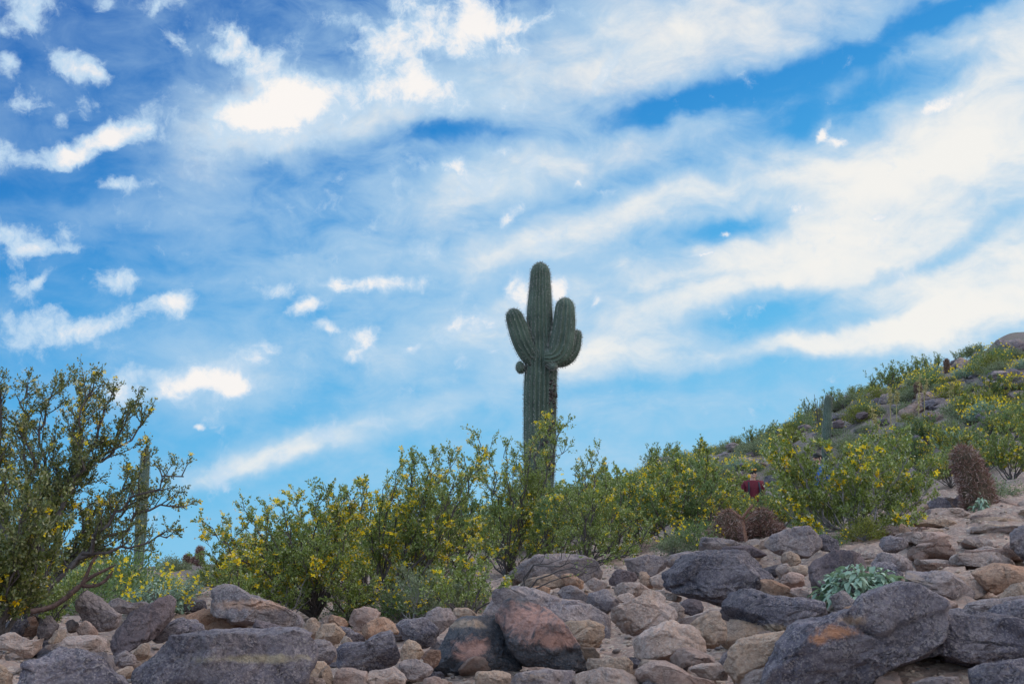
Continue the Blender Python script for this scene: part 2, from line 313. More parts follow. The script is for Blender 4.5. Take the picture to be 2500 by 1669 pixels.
# ------------------------------------------------------------------ object helpers
def tag(o, label=None, cat=None, group=None, kind=None):
    if label: o['label'] = label
    if cat: o['category'] = cat
    if group: o['group'] = group
    if kind: o['kind'] = kind
    return o
def np_mesh(name, verts, faces, mat, smooth=False):
    """verts (n,3); faces list of arrays each (m,k)"""
    me = bpy.data.meshes.new(name)
    verts = np.asarray(verts, dtype=np.float32)
    me.vertices.add(len(verts)); me.vertices.foreach_set('co', verts.ravel())
    if isinstance(faces, np.ndarray): faces = [faces]
    loops = np.concatenate([f.ravel() for f in faces]).astype(np.int32)
    tot = np.concatenate([np.full(len(f), f.shape[1], dtype=np.int32) for f in faces])
    st = np.concatenate([[0], np.cumsum(tot)[:-1]]).astype(np.int32)
    me.loops.add(len(loops)); me.loops.foreach_set('vertex_index', loops)
    me.polygons.add(len(tot)); me.polygons.foreach_set('loop_start', st); me.polygons.foreach_set('loop_total', tot)
    if smooth: me.polygons.foreach_set('use_smooth', np.ones(len(tot), dtype=bool))
    me.materials.append(mat); me.update(calc_edges=True); me.validate()
    return me
def link(name, me, parent=None, loc=None):
    o = bpy.data.objects.new(name, me); C.objects.link(o)
    if parent is not None: o.parent = parent
    if loc is not None: o.location = loc
    return o
def empty(name, loc, rz=0):
    o = bpy.data.objects.new(name, None); C.objects.link(o); o.location = loc; o.rotation_euler = (0, 0, rz); o.empty_display_size = 0.2
    return o
def copy_tree(o, parent=None):
    c = o.copy(); C.objects.link(c); c.parent = parent
    for ch in [x for x in list(o.children)]: copy_tree(ch, c)
    return c
def unit(v): return v / (np.linalg.norm(v, axis=-1, keepdims=True) + 1e-9)

# ------------------------------------------------------------------ terrain
RR = [5, 7, 9, 12, 16, 22, 28, 40, 60, 90, 150]
TAB = {
 -2500: [1690, 1600, 1540, 1500, 1480, 1470, 1480, 1490, 1510, 1530, 1550],
 0:    [1690, 1580, 1515, 1465, 1440, 1420, 1430, 1450, 1475, 1500, 1530],
 500:  [1690, 1570, 1505, 1450, 1412, 1385, 1395, 1420, 1455, 1490, 1530],
 900:  [1690, 1565, 1500, 1440, 1385, 1345, 1350, 1380, 1420, 1470, 1520],
 1250: [1690, 1540, 1450, 1385, 1345, 1300, 1290, 1310, 1360, 1430, 1500],
 1450: [1680, 1520, 1415, 1350, 1325, 1290, 1262, 1225, 1250, 1340, 1450],
 1650: [1680, 1490, 1385, 1320, 1310, 1290, 1260, 1200, 1135, 1200, 1350],
 1850: [1680, 1460, 1350, 1300, 1310, 1330, 1342, 1220, 1085, 1120, 1250],
 2000: [1675, 1445, 1335, 1285, 1280, 1290, 1300, 1150, 1028, 1045, 1150],
 2150: [1670, 1435, 1325, 1260, 1220, 1190, 1150, 1060, 970, 985, 1080],
 2350: [1665, 1420, 1305, 1225, 1170, 1120, 1070, 980, 900, 905, 990],
 2500: [1660, 1410, 1290, 1200, 1130, 1070, 1010, 920, 850, 840, 900],
 5000: [1650, 1350, 1200, 1050, 950, 850, 750, 600, 450, 400, 450]}
US = sorted(TAB)
RA = np.array([0.0, 2.0, 3.5] + RR + [400, 3000.0])
def _zrow(u):
    z = [-1.6, -1.15, -0.62]
    for r, v in zip(RR, TAB[u]):
        uu = min(max(u, -200), 2700); z.append(r * math.tan(azel(uu, v)[1]))
    z += [z[-1] * 0.6 - 4, -30.0]
    return z
ZT = np.array([_zrow(u) for u in US])          # (nu, nr)
LR = np.log(RA + 1.0)
def _cr(p0, p1, p2, p3, t):
    return 0.5 * ((2 * p1) + (-p0 + p2) * t + (2 * p0 - 5 * p1 + 4 * p2 - p3) * t * t + (-p0 + 3 * p1 - 3 * p2 + p3) * t ** 3)
def base_h(x, y):
    x = np.asarray(x, float); y = np.asarray(y, float)
    r = np.hypot(x, y); az = np.arctan2(x, y)
    azc = np.clip(az, -1.1, 1.1)
    u = np.clip(1250 + F * np.tan(azc) / 1.0, US[0], US[-1])
    lr = np.log(r + 1.0)
    k = np.clip(np.searchsorted(LR, lr) - 1, 0, len(LR) - 2)
    t = np.clip((lr - LR[k]) / (LR[k + 1] - LR[k]), 0, 1)
    ui = np.array(US, float); j = np.clip(np.searchsorted(ui, u) - 1, 0, len(ui) - 2)
    s = np.clip((u - ui[j]) / (ui[j + 1] - ui[j]), 0, 1); s = s * s * (3 - 2 * s)
    def row(jj):
        km, kp = np.clip(k - 1, 0, None), np.clip(k + 2, None, len(LR) - 1)
        a = _cr(ZT[jj, km], ZT[jj, k], ZT[jj, k + 1], ZT[jj, kp], t)
        lo = np.minimum(ZT[jj, k], ZT[jj, k + 1]) - 0.15 * abs(ZT[jj, k + 1] - ZT[jj, k]); hi = np.maximum(ZT[jj, k], ZT[jj, k + 1]) + 0.15 * abs(ZT[jj, k + 1] - ZT[jj, k])
        return np.clip(a, lo, hi)
    z = row(j) * (1 - s) + row(j + 1) * s
    wb = np.clip((np.abs(az) - 1.1) / 0.8, 0, 1); wb = wb * wb * (3 - 2 * wb)
    return z * (1 - wb) + (-1.6 - 0.16 * r * np.clip(1 - r / 400, 0.2, 1)) * wb
def H(x, y): return float(base_h(x, y))
def detail(x, y):
    r = math.hypot(x, y)
    a = min(1.0, r / 6.0); d0 = -0.085 * max(0.0, min(1.0, (r - 4.2) * 2)) * max(0.0, min(1.0, (9.5 - r))) * max(0.0, min(1.0, (0.24 - x / max(y, 1)) / .06)) if y > 0 else 0
    d = 0.06 * a * (mn.fractal(Vector((x * .5, y * .5, 1.3)), 0.9, 2.1, 4))
    if r < 40: d += 0.045 * a * mn.fractal(Vector((x * 2.6, y * 3.4, 4.0)), 0.8, 2.2, 4)
    # worn ledges in the bare rock of the trail on the right
    wl = max(0.0, min(1.0, (x / max(y, 1) - 0.17) / 0.06)) * max(0.0, min(1.0, (r - 6.5))) * max(0.0, min(1.0, (16 - r) / 3))
    if wl > 0:
        q = mn.fractal(Vector((x * 1.1, y * .9, 9.0)), 1.0, 2.0, 3) * .8 + y * 1.7
        d += wl * (0.13 * (abs((q % 1.0) - 0.25) ** 0.6 - .8) + .03 * mn.fractal(Vector((x * 4, y * 7, 3.0)), 0.8, 2.1, 4))
    d += d0
    if r > 25: d += 0.35 * min(1, (r - 25) / 20) * mn.fractal(Vector((x * .18, y * .18, 2.0)), 0.8, 2.1, 4)
    return d
def gz(x, y): return H(x, y) + detail(x, y)
_rs = np.exp(np.linspace(math.log(3.2), math.log(160), 1400))
def hit(u, v, rmin=3.2, rmax=150):
    """first terrain point at or above row v along column u"""
    a, e = azel(u, v); zs = base_h(np.sin(a) * _rs, np.cos(a) * _rs)
    el = np.arctan2(zs, _rs)
    ok = np.where((el >= e) & (_rs >= rmin) & (_rs <= rmax))[0]
    r = _rs[ok[0]] if len(ok) else rmax
    return r
def on(u, r):
    a = azel(u, 1300)[0]; x, y = math.sin(a) * r, math.cos(a) * r
    return Vector((x, y, gz(x, y)))
def build_ground():
    az = np.concatenate([np.linspace(-math.pi, -0.62, 60)[:-1], np.linspace(-0.62, -0.38, 24)[:-1], np.linspace(-0.38, 0.38, 560)[:-1], np.linspace(0.38, 0.62, 24)[:-1], np.linspace(0.62, math.pi, 60)])
    rr = np.concatenate([np.linspace(0.3, 3.4, 14)[:-1], np.exp(np.linspace(math.log(3.4), math.log(100), 420))[:-1], np.exp(np.linspace(math.log(100), math.log(3500), 60))])
    A, Rr = np.meshgrid(az, rr)
    X = np.sin(A) * Rr; Y = np.cos(A) * Rr; Z = base_h(X, Y)
    Zf = Z.ravel().copy(); Xf = X.ravel(); Yf = Y.ravel()
    for i in range(len(Zf)): Zf[i] += detail(Xf[i], Yf[i])
    n = len(az); m = len(rr)
    V_ = np.stack([Xf, Yf, Zf], 1)
    V_ = np.vstack([V_, [[0, 0, -1.6]]])
    idx = np.arange(n * m).reshape(m, n)
    a = idx[:-1, :-1].ravel(); b = idx[:-1, 1:].ravel(); c = idx[1:, 1:].ravel(); d = idx[1:, :-1].ravel()
    quads = np.stack([a, d, c, b], 1)
    tri = np.stack([np.full(n - 1, n * m), idx[0, :-1], idx[0, 1:]], 1)
    tag(link('ground', np_mesh('ground', V_, [quads, tri], M['ground'], True)), kind='structure')
build_ground()

# ------------------------------------------------------------------ rocks
def ico(sub):
    bm = bmesh.new(); bmesh.ops.create_icosphere(bm, subdivisions=sub, radius=1)
    v = np.array([x.co[:] for x in bm.verts]); f = np.array([[q.index for q in p.verts] for p in bm.faces]); bm.free()
    return v, f
ICO = {s: ico(s) for s in (3, 4, 5, 6)}
def radial(poly, n=180):
    """poly (k,2) about 0 -> radius per angle"""
    th = np.linspace(-math.pi, math.pi, n, endpoint=False); out_ = np.zeros(n)
    p = np.asarray(poly); q = np.roll(p, -1, axis=0)
    for i, t_ in enumerate(th):
        d = np.array([math.cos(t_), math.sin(t_)]); best = 0
        for a, b in zip(p, q):
            e = b - a; den = d[0] * e[1] - d[1] * e[0]
            if abs(den) < 1e-12: continue
            s = (a[0] * e[1] - a[1] * e[0]) / den; k = (a[0] * d[1] - a[1] * d[0]) / den
            if s > 0 and -1e-6 <= k <= 1 + 1e-6: best = max(best, s)
        out_[i] = best
    out_[out_ == 0] = np.median(out_[out_ > 0])
    ker = np.array([0, 1, 3, 1, 0.0]); ker /= ker.sum()
    out_ = sum(k * np.roll(out_, i - 2) for i, k in enumerate(ker))
    return out_
def rock_mesh(name, poly, thick, mat, seed, sub=5, rough=1.0, cuts=5, boxy=0.5, slope=0.35, edges=14):
    """poly: outline (x, z) in metres about the centre; the body bulges thick/2 to front and back"""
    rs = np.random.default_rng(seed)
    v, f = ICO[sub]
    rad = radial(poly); n = len(rad)
    th = np.arctan2(v[:, 2], v[:, 0]); s = np.hypot(v[:, 0], v[:, 2])
    ti = (th + math.pi) / (2 * math.pi) * n; i0 = np.floor(ti).astype(int) % n; fr = ti - np.floor(ti)
    rr = rad[i0] * (1 - fr) + rad[(i0 + 1) % n] * fr
    sp = s ** boxy
    X = np.cos(th) * rr * sp; Z = np.sin(th) * rr * sp
    Y = np.sign(v[:, 1]) * np.abs(v[:, 1]) ** 0.75 * thick / 2
    front = np.clip(-Y / (thick / 2), 0, 1)
    Z = Z - slope * front ** 1.3 * np.clip(Z, 0, None)
    P_ = np.stack([X, Y, Z], 1)
    size = math.sqrt(np.ptp(X) * np.ptp(Z))
    for k in range(cuts + 3):
        nrm = np.array([rs.normal() * 0.55, -abs(rs.normal()) - 0.35, rs.normal() * 0.55 + 0.25]); nrm /= np.linalg.norm(nrm)
        d = P_ @ nrm; m = d.max(); lim = m * rs.uniform(0.62, 0.88)
        over = d > lim
        P_[over] -= ((d[over] - lim) * 0.96)[:, None] * nrm
    for k in range(edges):
        nrm = rs.normal(size=3) * np.array([1, 1, .8]); nrm /= np.linalg.norm(nrm)
        d = P_ @ nrm; lim = d.max() * rs.uniform(0.74, 0.93); over = d > lim
        P_[over] -= ((d[over] - lim) * 0.97)[:, None] * nrm
    off = rs.uniform(0, 100, 3)
    dirs = unit(P_ * np.array([1, 1.2, 1]))
    amp = size * 0.05 * rough; k1 = 2.2 / size; k2 = 9.0 / size; k3 = np.array([1.5, 1.5, 2.6]) / size; k3 = Matrix.Diagonal(Vector(k3))
    for i in range(len(P_)):
        p = Vector(P_[i] + off)
        a = mn.fractal(p * k1, 0.9, 2.1, 3)
        b = 1 - abs(mn.fractal(p * k2, 0.8, 2.1, 4)) * 2.0
        ds, ps = mn.voronoi(k3 @ (p + Vector((a, a, a)) * (size * .12)))
        cell = (math.sin(ps[0].x * 12.9 + ps[0].y * 78.2 + ps[0].z * 37.7) * 43758.5) % 1.0
        e_ = min(1.0, (ds[1] - ds[0]) / .10)
        P_[i] += dirs[i] * (amp * a * 0.9 + amp * 0.38 * b + size * rough * (0.070 * (cell - .5) * e_ - 0.030 * (1 - e_)))
    return np_mesh(name, P_, f.astype(np.int64), mat, True)
ZS = 0.38314
ZO = {1: (0, 1300), 2: (800, 1300), 3: (1600, 1200), 0: None}
NROCK = 0
def rock(zone, pts, kind, label, name='rock', D=None, thick=None, sub=5, rough=1.0, cuts=5, boxy=0.5, slope=0.35, edges=14, patch=None, group=None, cat='rock', push=0.0):
    global NROCK; NROCK += 1
    if zone: pts = [(ZO[zone][0] + x * ZS, ZO[zone][1] + y * ZS) for x, y in pts]
    pu = np.array(pts, float)
    c = (pu.min(0) + pu.max(0)) / 2
    if zone: pu = c + (pu - c) * np.array([1.10, 1.13])
    vb = pu[:, 1].max()
    r = D if D else (hit(c[0], min(vb, 1700), 4.4) if vb < 1700 else 4.75)
    wm = np.ptp(pu[:, 0]) * r / F; hm = np.ptp(pu[:, 1]) * r / F
    th = thick if thick else min(0.95 * math.sqrt(wm * hm), 1.3 * wm) * 1.0
    rp = r + th * 0.28 + push
    a = azel(*c)[0]
    right = Vector((math.cos(a), -math.sin(a), 0)); c3 = pt(c[0], c[1], rp)
    loc = []
    for (x, y) in pu:
        d = ray(x, y); k = rp / (d.x * math.sin(a) + d.y * math.cos(a)); q = d * k - c3
        loc.append((q.dot(right), q.z))
    mat = ROCK[kind] if isinstance(kind, str) else kind
    if patch:
        base = kind
        pp = [((u - c[0]) * rp / F, (c[1] - v) * rp / F, rx * rp / F, ry * rp / F, col) for (u, v, rx, ry, col) in patch]
        mat = rock_mat('rock_%s_stained' % base, *RPAR[base], patch=pp)
    me = rock_mesh('rock_mesh', np.array(loc), th, mat, 100 + NROCK, sub, rough, cuts, boxy, slope, edges)
    o = link(name, me, loc=c3); o.rotation_euler = (0, 0, -a)
    tag(o, label, cat, group)
    return o
RPAR = {'dark': ((0.118, 0.102, 0.128), (0.215, 0.178, 0.195), (0.045, 0.038, 0.045), (0.36, 0.30, 0.29), 0.6),
        'grey': ((0.205, 0.168, 0.182), (0.33, 0.25, 0.235), (0.08, 0.07, 0.075), (0.42, 0.37, 0.35), 0.55),
        'slate': ((0.06, 0.062, 0.075), (0.10, 0.095, 0.105), (0.035, 0.035, 0.04), (0.30, 0.22, 0.19), 0.25)}
ORG = (0.50, 0.24, 0.14); PNK = (0.42, 0.23, 0.185); TN = (0.40, 0.29, 0.21)
# --- left
rock(1, [(60,1050),(80,930),(120,860),(180,810),(260,768),(400,755),(540,765),(620,800),(700,880),(780,963),(800,1060),(400,1090)], 'dark', 'large rounded dark boulder at the bottom left corner of the slope', 'boulder', sub=6, cuts=3)
rock(1, [(-90,1000),(-80,860),(0,848),(40,870),(72,930),(70,990),(0,1030)], 'tan', 'tan stone beside the bottom left dark boulder, cut by the left edge')
rock(1, [(-60,655),(100,652),(180,690),(280,680),(292,735),(200,792),(130,780),(60,745),(-60,730)], 'pale', 'flat grey-tan slab at the left edge above the rounded dark boulder')
rock(1, [(285,740),(310,712),(400,700),(430,665),(560,650),(640,665),(700,655),(722,700),(700,745),(560,758),(480,750)], 'pale', 'low pale slab stretching left of the dark wedge-shaped boulder')
rock(1, [(-20,600),(60,560),(150,556),(192,590),(180,645),(100,660),(0,655)], 'dark', 'small dark rock at the left edge under the creosote')
rock(1, [(178,590),(182,545),(240,530),(290,560),(282,595),(220,610)], 'brown', 'reddish-brown stone behind the small dark rock on the far left')
rock(1, [(135,645),(160,610),(240,588),(252,610),(230,650),(160,660)], 'brown', 'thin dark-brown flake leaning among the far left stones')
rock(1, [(250,600),(270,545),(320,528),(380,580),(352,640),(290,662),(240,655)], 'grey', 'grey rock right of the thin brown flake')
rock(1, [(305,700),(360,622),(430,622),(442,660),(400,700),(350,712)], 'tan', 'small tan angular stone standing over the low pale slab')
rock(1, [(418,575),(460,553),(500,580),(497,622),(440,635)], 'grey', 'small grey stone left of the pinkish pointed stone')
rock(1, [(492,645),(500,600),(545,560),(590,592),(625,640),(610,668),(520,668)], 'pink', 'pinkish pointed stone in front of the big upright grey boulder')
rock(1, [(505,400),(560,378),(640,420),(700,470),(750,520),(775,570),(740,605),(660,628),(600,585),(540,560),(515,500)], 'grey', 'big upright grey boulder beneath the brown bare branch', 'boulder')
rock(1, [(690,430),(760,418),(840,450),(900,440),(970,470),(890,520),(800,510),(740,500)], 'grey', 'low grey rock just behind the dark wedge-shaped boulder')
rock(1, [(1090,430),(1200,425),(1330,430),(1330,490),(1200,500),(1110,490)], 'dark', 'dark low rock behind the orange slab near the silvery bush')
rock(1, [(700,765),(705,720),(730,650),(760,595),(830,520),(930,485),(1000,440),(1060,418),(1115,450),(1132,490),(1100,530),(1060,575),(980,650),(900,700),(840,735),(780,780)], 'purple', 'dark purplish wedge-shaped boulder tilted up to the right', 'boulder', sub=6, cuts=5, D=6.9, thick=.3)
rock(1, [(985,680),(1050,590),(1130,540),(1240,560),(1310,610),(1240,640),(1130,650),(1040,690)], 'dark', 'dark speckled rock wedged under the orange slab')
rock(1, [(1185,545),(1210,500),(1290,478),(1340,500),(1450,540),(1520,565),(1595,605),(1500,625),(1400,625),(1280,620)], 'orange', 'flat bright orange slab between two grey boulders')
rock(1, [(1290,470),(1320,400),(1370,345),(1440,333),(1500,345),(1600,400),(1700,440),(1800,480),(1900,520),(1942,562),(1925,615),(1870,630),(1760,598),(1620,572),(1500,568),(1420,530),(1330,500)], 'grey', 'large grey and tan boulder sloping down to the right under the flowering creosote', 'boulder', sub=6, cuts=4,
     patch=[(640, 1478, 110, 12, (0.40, 0.25, 0.19))])
rock(1, [(1560,575),(1620,558),(1760,590),(1850,630),(1945,665),(1900,700),(1700,660),(1590,620)], 'purple', 'long low purplish rock under the large grey and tan boulder')
rock(1, [(840,1080),(860,870),(930,770),(1000,700),(1100,640),(1240,618),(1400,605),(1560,603),(1700,618),(1850,650),(1955,690),(1965,790),(1945,850),(1900,890),(1905,1080),(1400,1120)], 'dark', 'huge flat-topped dark slab filling the lower left of the slope', 'boulder', sub=6, cuts=6, boxy=.42, patch=[(620, 1608, 130, 9, (0.33, 0.27, 0.20))])
rock(1, [(1895,630),(1955,555),(2000,548),(2050,590),(2030,645),(1960,668)], 'tan', 'small tan stone at the right end of the large grey and tan boulder')
rock(1, [(1990,670),(2050,590),(2130,578),(2190,640),(2150,700),(2080,705)], 'tan', 'tan block stained black, right of the huge flat slab')
rock(1, [(2120,640),(2150,600),(2210,610),(2300,650),(2335,690),(2300,700),(2220,690)], 'dark', 'dark thin plate in front of the reddish rock')
rock(1, [(2170,690),(2200,655),(2250,690),(2235,720),(2190,722)], 'tan', 'tiny tan stone under the dark thin plate')
rock(2, [(125,600),(150,520),(190,480),(230,468),(310,490),(342,520),(310,570),(215,620)], 'pink', 'reddish-pink rock at the foot of the flowering creosote')
rock(1, [(1950,700),(2050,680),(2155,720),(2135,785),(2085,838),(2000,825),(1945,790)], 'grey', 'grey rock touching the right end of the huge flat slab')
rock(1, [(1910,890),(1925,860),(1970,820),(2060,825),(2112,870),(2125,912),(2040,928),(1960,915)], 'tan', 'rounded tan stone low beside the huge flat slab')
rock(1, [(1940,1000),(1950,950),(1990,915),(2060,925),(2080,980),(2060,1030)], 'pale', 'small pale stone on the bottom edge right of the huge flat slab')
rock(1, [(845,770),(900,710),(960,690),(968,730),(930,795),(870,805)], 'tan', 'small tan stone tucked under the tip of the wedge-shaped boulder')
rock(1, [(715,795),(800,750),(860,790),(872,832),(760,848)], 'grey', 'small grey rubble stone below the wedge-shaped boulder')
rock(1, [(740,880),(800,850),(870,860),(860,920),(780,930)], 'tan', 'tan rubble stone between the two big dark bottom left boulders')
# --- middle
rock(2, [(30,790),(60,735),(110,700),(250,690),(320,650),(400,628),(450,660),(462,720),(458,845),(380,880),(250,890),(130,868),(60,845)], 'dark', 'squarish dark speckled boulder carrying an orange-brown stone', 'boulder', sub=5)
rock(2, [(210,615),(260,560),(380,548),(440,590),(452,645),(390,640),(330,660),(290,692),(240,665)], 'orange', 'orange-brown stone lying on the squarish dark boulder')
rock(2, [(-10,560),(20,528),(80,535),(132,562),(120,605),(40,600)], 'orange', 'small orange stone left of the reddish-pink rock')
rock(2, [(420,575),(460,553),(540,560),(620,556),(690,610),(732,655),(680,700),(620,738),(590,748),(520,695),(475,655)], 'dark', 'dark pointed boulder with a black gap beneath, in the middle of the slope')
rock(2, [(605,570),(640,510),(700,485),(775,488),(822,530),(820,565),(760,600),(720,632),(660,600)], 'grey', 'rounded grey rock behind the dark pointed boulder')
rock(2, [(800,510),(820,475),(880,480),(962,530),(890,560),(825,562)], 'tan', 'small tan rock right of the rounded grey rock')
rock(2, [(455,760),(500,683),(560,700),(602,750),(612,795),(550,828),(475,815)], 'tan', 'rounded tan stone right of the squarish dark boulder')
rock(2, [(600,780),(650,740),(725,758),(712,830),(650,868),(612,830)], 'brown', 'brown stone squeezed left of the split black and pink boulder')
rock(2, [(455,850),(500,820),(580,808),(645,840),(692,885),(620,948),(500,930)], 'grey', 'low grey stone at the bottom, left of the split boulder')
rock(2, [(20,1000),(35,920),(60,868),(150,866),(240,888),(248,960),(240,1010)], 'pink', 'pink blocky stone on the bottom edge')
rock(2, [(245,1000),(252,885),(380,872),(450,845),(482,890),(492,1000)], 'pale', 'pale tan blocky stone on the bottom edge right of the pink block')
rock(2, [(-60,940),(-40,880),(0,845),(30,880),(35,940),(0,1000)], 'tan', 'small tan stone left of the pink blocky stone')
RPAR_SL = RPAR['slate']
rock(2, [(700,930),(690,830),(740,690),(790,620),(830,570),(960,540),(1080,540),(1150,560),(1180,700),(1190,800),(1275,850),(1270,895),(1150,892),(980,890),(900,925),(850,955),(780,962)], 'slate', 'left half of the split boulder, blue-black with pinkish blotches', 'boulder', sub=6, cuts=5, boxy=.4, D=5.75, thick=.42,
     patch=[(1155, 1585, 42, 26, PNK), (1130, 1525, 60, 10, (0.36, 0.26, 0.2)), (1110, 1660, 40, 14, (0.3, 0.17, 0.1))])
rock(2, [(1110,620),(1118,540),(1150,490),(1200,450),(1300,470),(1420,520),(1500,600),(1560,700),(1595,760),(1635,825),(1620,855),(1540,865),(1400,838),(1270,830),(1150,815),(1120,720)], 'slate', 'right half of the split boulder, pink on top and dark below', 'boulder', sub=6, cuts=5, boxy=.4, D=5.65, thick=.42,
     patch=[(1290, 1515, 88, 38, (0.40, 0.22, 0.18)), (1350, 1560, 60, 22, PNK)])
rock(2, [(885,470),(940,400),(1020,360),(1110,335),(1220,362),(1450,438),(1650,458),(1740,508),(1830,575),(1872,650),(1882,745),(1850,755),(1770,670),(1700,590),(1560,560),(1400,560),(1200,560),(1050,545),(960,525)], 'grey', 'long arched grey boulder lying behind the split boulder', 'boulder', sub=6, cuts=4, D=7.1, thick=.35)
rock(2, [(1480,590),(1560,570),(1660,568),(1755,610),(1778,660),(1722,725),(1650,742),(1560,705),(1505,650)], 'tan', 'tan rock sheltering under the hooked end of the long arched boulder', D=6.35)
rock(2, [(1795,520),(1850,460),(1900,430),(2000,398),(2120,398),(2200,450),(2232,500),(2185,565),(2060,600),(1950,650),(1880,660),(1830,590)], 'pale', 'broad pale rounded boulder right of the long arched boulder', 'boulder', sub=6)
rock(2, [(2150,460),(2230,448),(2282,510),(2272,545),(2190,560)], 'pale', 'small pale stone against the broad pale rounded boulder')
rock(2, [(1150,300),(1200,240),(1260,195),(1340,160),(1500,148),(1600,150),(1680,180),(1712,230),(1722,300),(1650,325),(1560,300),(1400,300),(1300,310),(1180,340)], 'grey', 'big grey boulder half hidden behind the bare dark creosote twigs', 'boulder', sub=5, D=8.6)
rock(2, [(1190,350),(1250,310),(1290,290),(1400,270),(1480,300),(1485,340),(1400,362),(1290,370)], 'tan', 'tan stone in front of the big twig-covered boulder', D=8.1)
rock(2, [(1475,280),(1550,253),(1620,300),(1632,345),(1590,362),(1520,330)], 'orange', 'orange-brown stone right of the tan one under the twig-covered boulder', D=8.05)
rock(2, [(1260,400),(1290,350),(1370,340),(1420,360),(1400,410),(1300,410)], 'orange', 'orange-tan stone just above the long arched boulder', D=7.8)
rock(2, [(1640,320),(1700,290),(1780,330),(1770,370),(1690,365)], 'pale', 'pale wedge of rock below the right end of the twig-covered boulder')
rock(2, [(1455,370),(1560,343),(1650,400),(1705,455),(1640,462),(1480,430)], 'grey', 'smooth grey slab above the long arched boulder')
rock(2, [(1640,460),(1670,388),(1760,368),(1830,430),(1862,480),(1800,518),(1720,510)], 'grey', 'grey rock between the smooth slab and the broad pale boulder')
rock(2, [(1600,400),(1640,380),(1680,410),(1670,450),(1630,440)], 'orange', 'small orange chip beside the smooth grey slab', sub=4)
rock(2, [(1870,220),(1890,175),(2040,148),(2165,168),(2155,235),(2060,278),(1940,268)], 'grey', 'grey boulder at the foot of the yellow-flowered bush, centre right')
rock(2, [(1780,310),(1850,240),(1940,258),(1975,300),(1940,338),(1820,342)], 'purple', 'purple-grey stone left of the orange standing flake')
rock(2, [(1985,310),(1990,250),(2030,250),(2082,342),(2060,355),(2010,340)], 'orange', 'orange flake of rock standing on edge')
rock(2, [(1795,350),(1880,325),(1980,320),(2062,350),(2042,385),(1960,400),(1850,392)], 'pale', 'flat pale stone under the orange standing flake')
rock(2, [(2040,290),(2100,265),(2150,300),(2140,345),(2070,340)], 'pale', 'pale stone right of the orange standing flake', sub=4)
rock(2, [(2055,395),(2070,362),(2130,358),(2272,420),(2250,445),(2130,415)], 'pale', 'thin pale slab left of the big rounded dark boulder')
rock(2, [(2240,450),(2300,425),(2380,440),(2400,500),(2330,510),(2260,490)], 'grey', 'grey stone beneath the big rounded dark boulder')
rock(2, [(1840,400),(1920,385),(1960,410),(1900,450),(1850,440)], 'pale', 'small pale stone above the broad pale rounded boulder', sub=4)
rock(2, [(1625,870),(1640,810),(1800,798),(1940,788),(1962,830),(1955,905),(1800,910)], 'tan', 'tan square-ended block right of the split boulder')
rock(2, [(1958,870),(1975,830),(2010,812),(2120,818),(2250,868),(2290,905),(2100,935),(1975,930)], 'tan', 'tan slab right of the square-ended block')
rock(2, [(910,1000),(925,920),(960,888),(1080,883),(1182,910),(1165,1010)], 'tan', 'tan stone on the bottom edge below the split boulder')
rock(2, [(1110,1030),(1130,950),(1180,898),(1400,883),(1560,888),(1575,940),(1575,1030)], 'grey', 'grey slab on the bottom edge below the split boulder')
rock(2, [(1555,1030),(1560,920),(1700,880),(1880,883),(2000,928),(2015,1030)], 'pale', 'pale slab at the very bottom, centre right')
rock(2, [(2000,1030),(2010,945),(2150,910),(2349,930),(2430,1030)], 'grey', 'grey slab at the very bottom, right of the pale one')
rock(2, [(600,1010),(610,940),(680,925),(760,950),(775,1020)], 'pink', 'small pinkish stone on the bottom edge left of the split boulder', sub=4)
# --- right
rock(3, [(15,540),(40,480),(90,440),(160,420),(300,395),(450,385),(580,383),(700,405),(770,455),(812,560),(800,600),(700,610),(560,650),(420,690),(300,662),(180,640),(80,605),(30,570)], 'dark', 'big rounded dark boulder with coarse speckles, right of centre', 'boulder', sub=6, cuts=3)
rock(3, [(-130,1040),(-110,940),(-50,880),(0,858),(110,838),(230,878),(300,958),(305,1015),(230,1020),(100,1055),(-30,1080)], 'pale', 'pale rounded boulder low in the middle right, hollowed on its front', 'boulder')
rock(3, [(75,1080),(150,1010),(220,990),(330,1038),(412,1082),(330,1098),(230,1100),(160,1122)], 'pink', 'pinkish pyramid-shaped stone below the hollowed boulder')
rock(3, [(395,770),(430,680),(500,640),(640,633),(760,668),(900,680),(1050,708),(1180,748),(1222,792),(1100,820),(950,845),(900,890),(780,900),(700,872),(560,830),(450,800)], 'dark', 'long dark slab with a tan underside lying across the tan ledge', 'boulder', sub=6, cuts=4, D=6.1, thick=.4, patch=[(1900, 1532, 60, 10, TN)])
rock(3, [(425,1000),(435,880),(450,810),(560,822),(700,870),(800,900),(700,960),(560,1010)], 'tan', 'tan rock face shadowed beneath the long dark slab', D=6.1)
rock(3, [(230,860),(280,810),(330,778),(400,770),(445,830),(445,930),(380,985),(310,988),(265,910)], 'tan', 'rounded tan stone at the left end of the long dark slab')
rock(3, [(100,835),(230,788),(380,748),(405,790),(300,840),(200,868)], 'pale', 'flat pale ledge left of the long dark slab', D=6.4)
rock(3, [(150,700),(200,685),(280,700),(310,760),(250,790),(180,770)], 'purple', 'small purple-grey stone under the green sprouts', sub=4)
rock(3, [(450,1110),(465,1060),(500,1000),(560,950),(700,918),(860,888),(885,950),(830,1080),(780,1200),(520,1220)], 'tan', 'big smooth tan boulder left of the huge dark boulder', 'boulder', sub=6, cuts=3)
rock(3, [(500,1260),(520,1190),(570,1145),(700,1098),(790,1090),(800,1270)], 'pale', 'pale stone in front of the big smooth tan boulder', D=5.0)
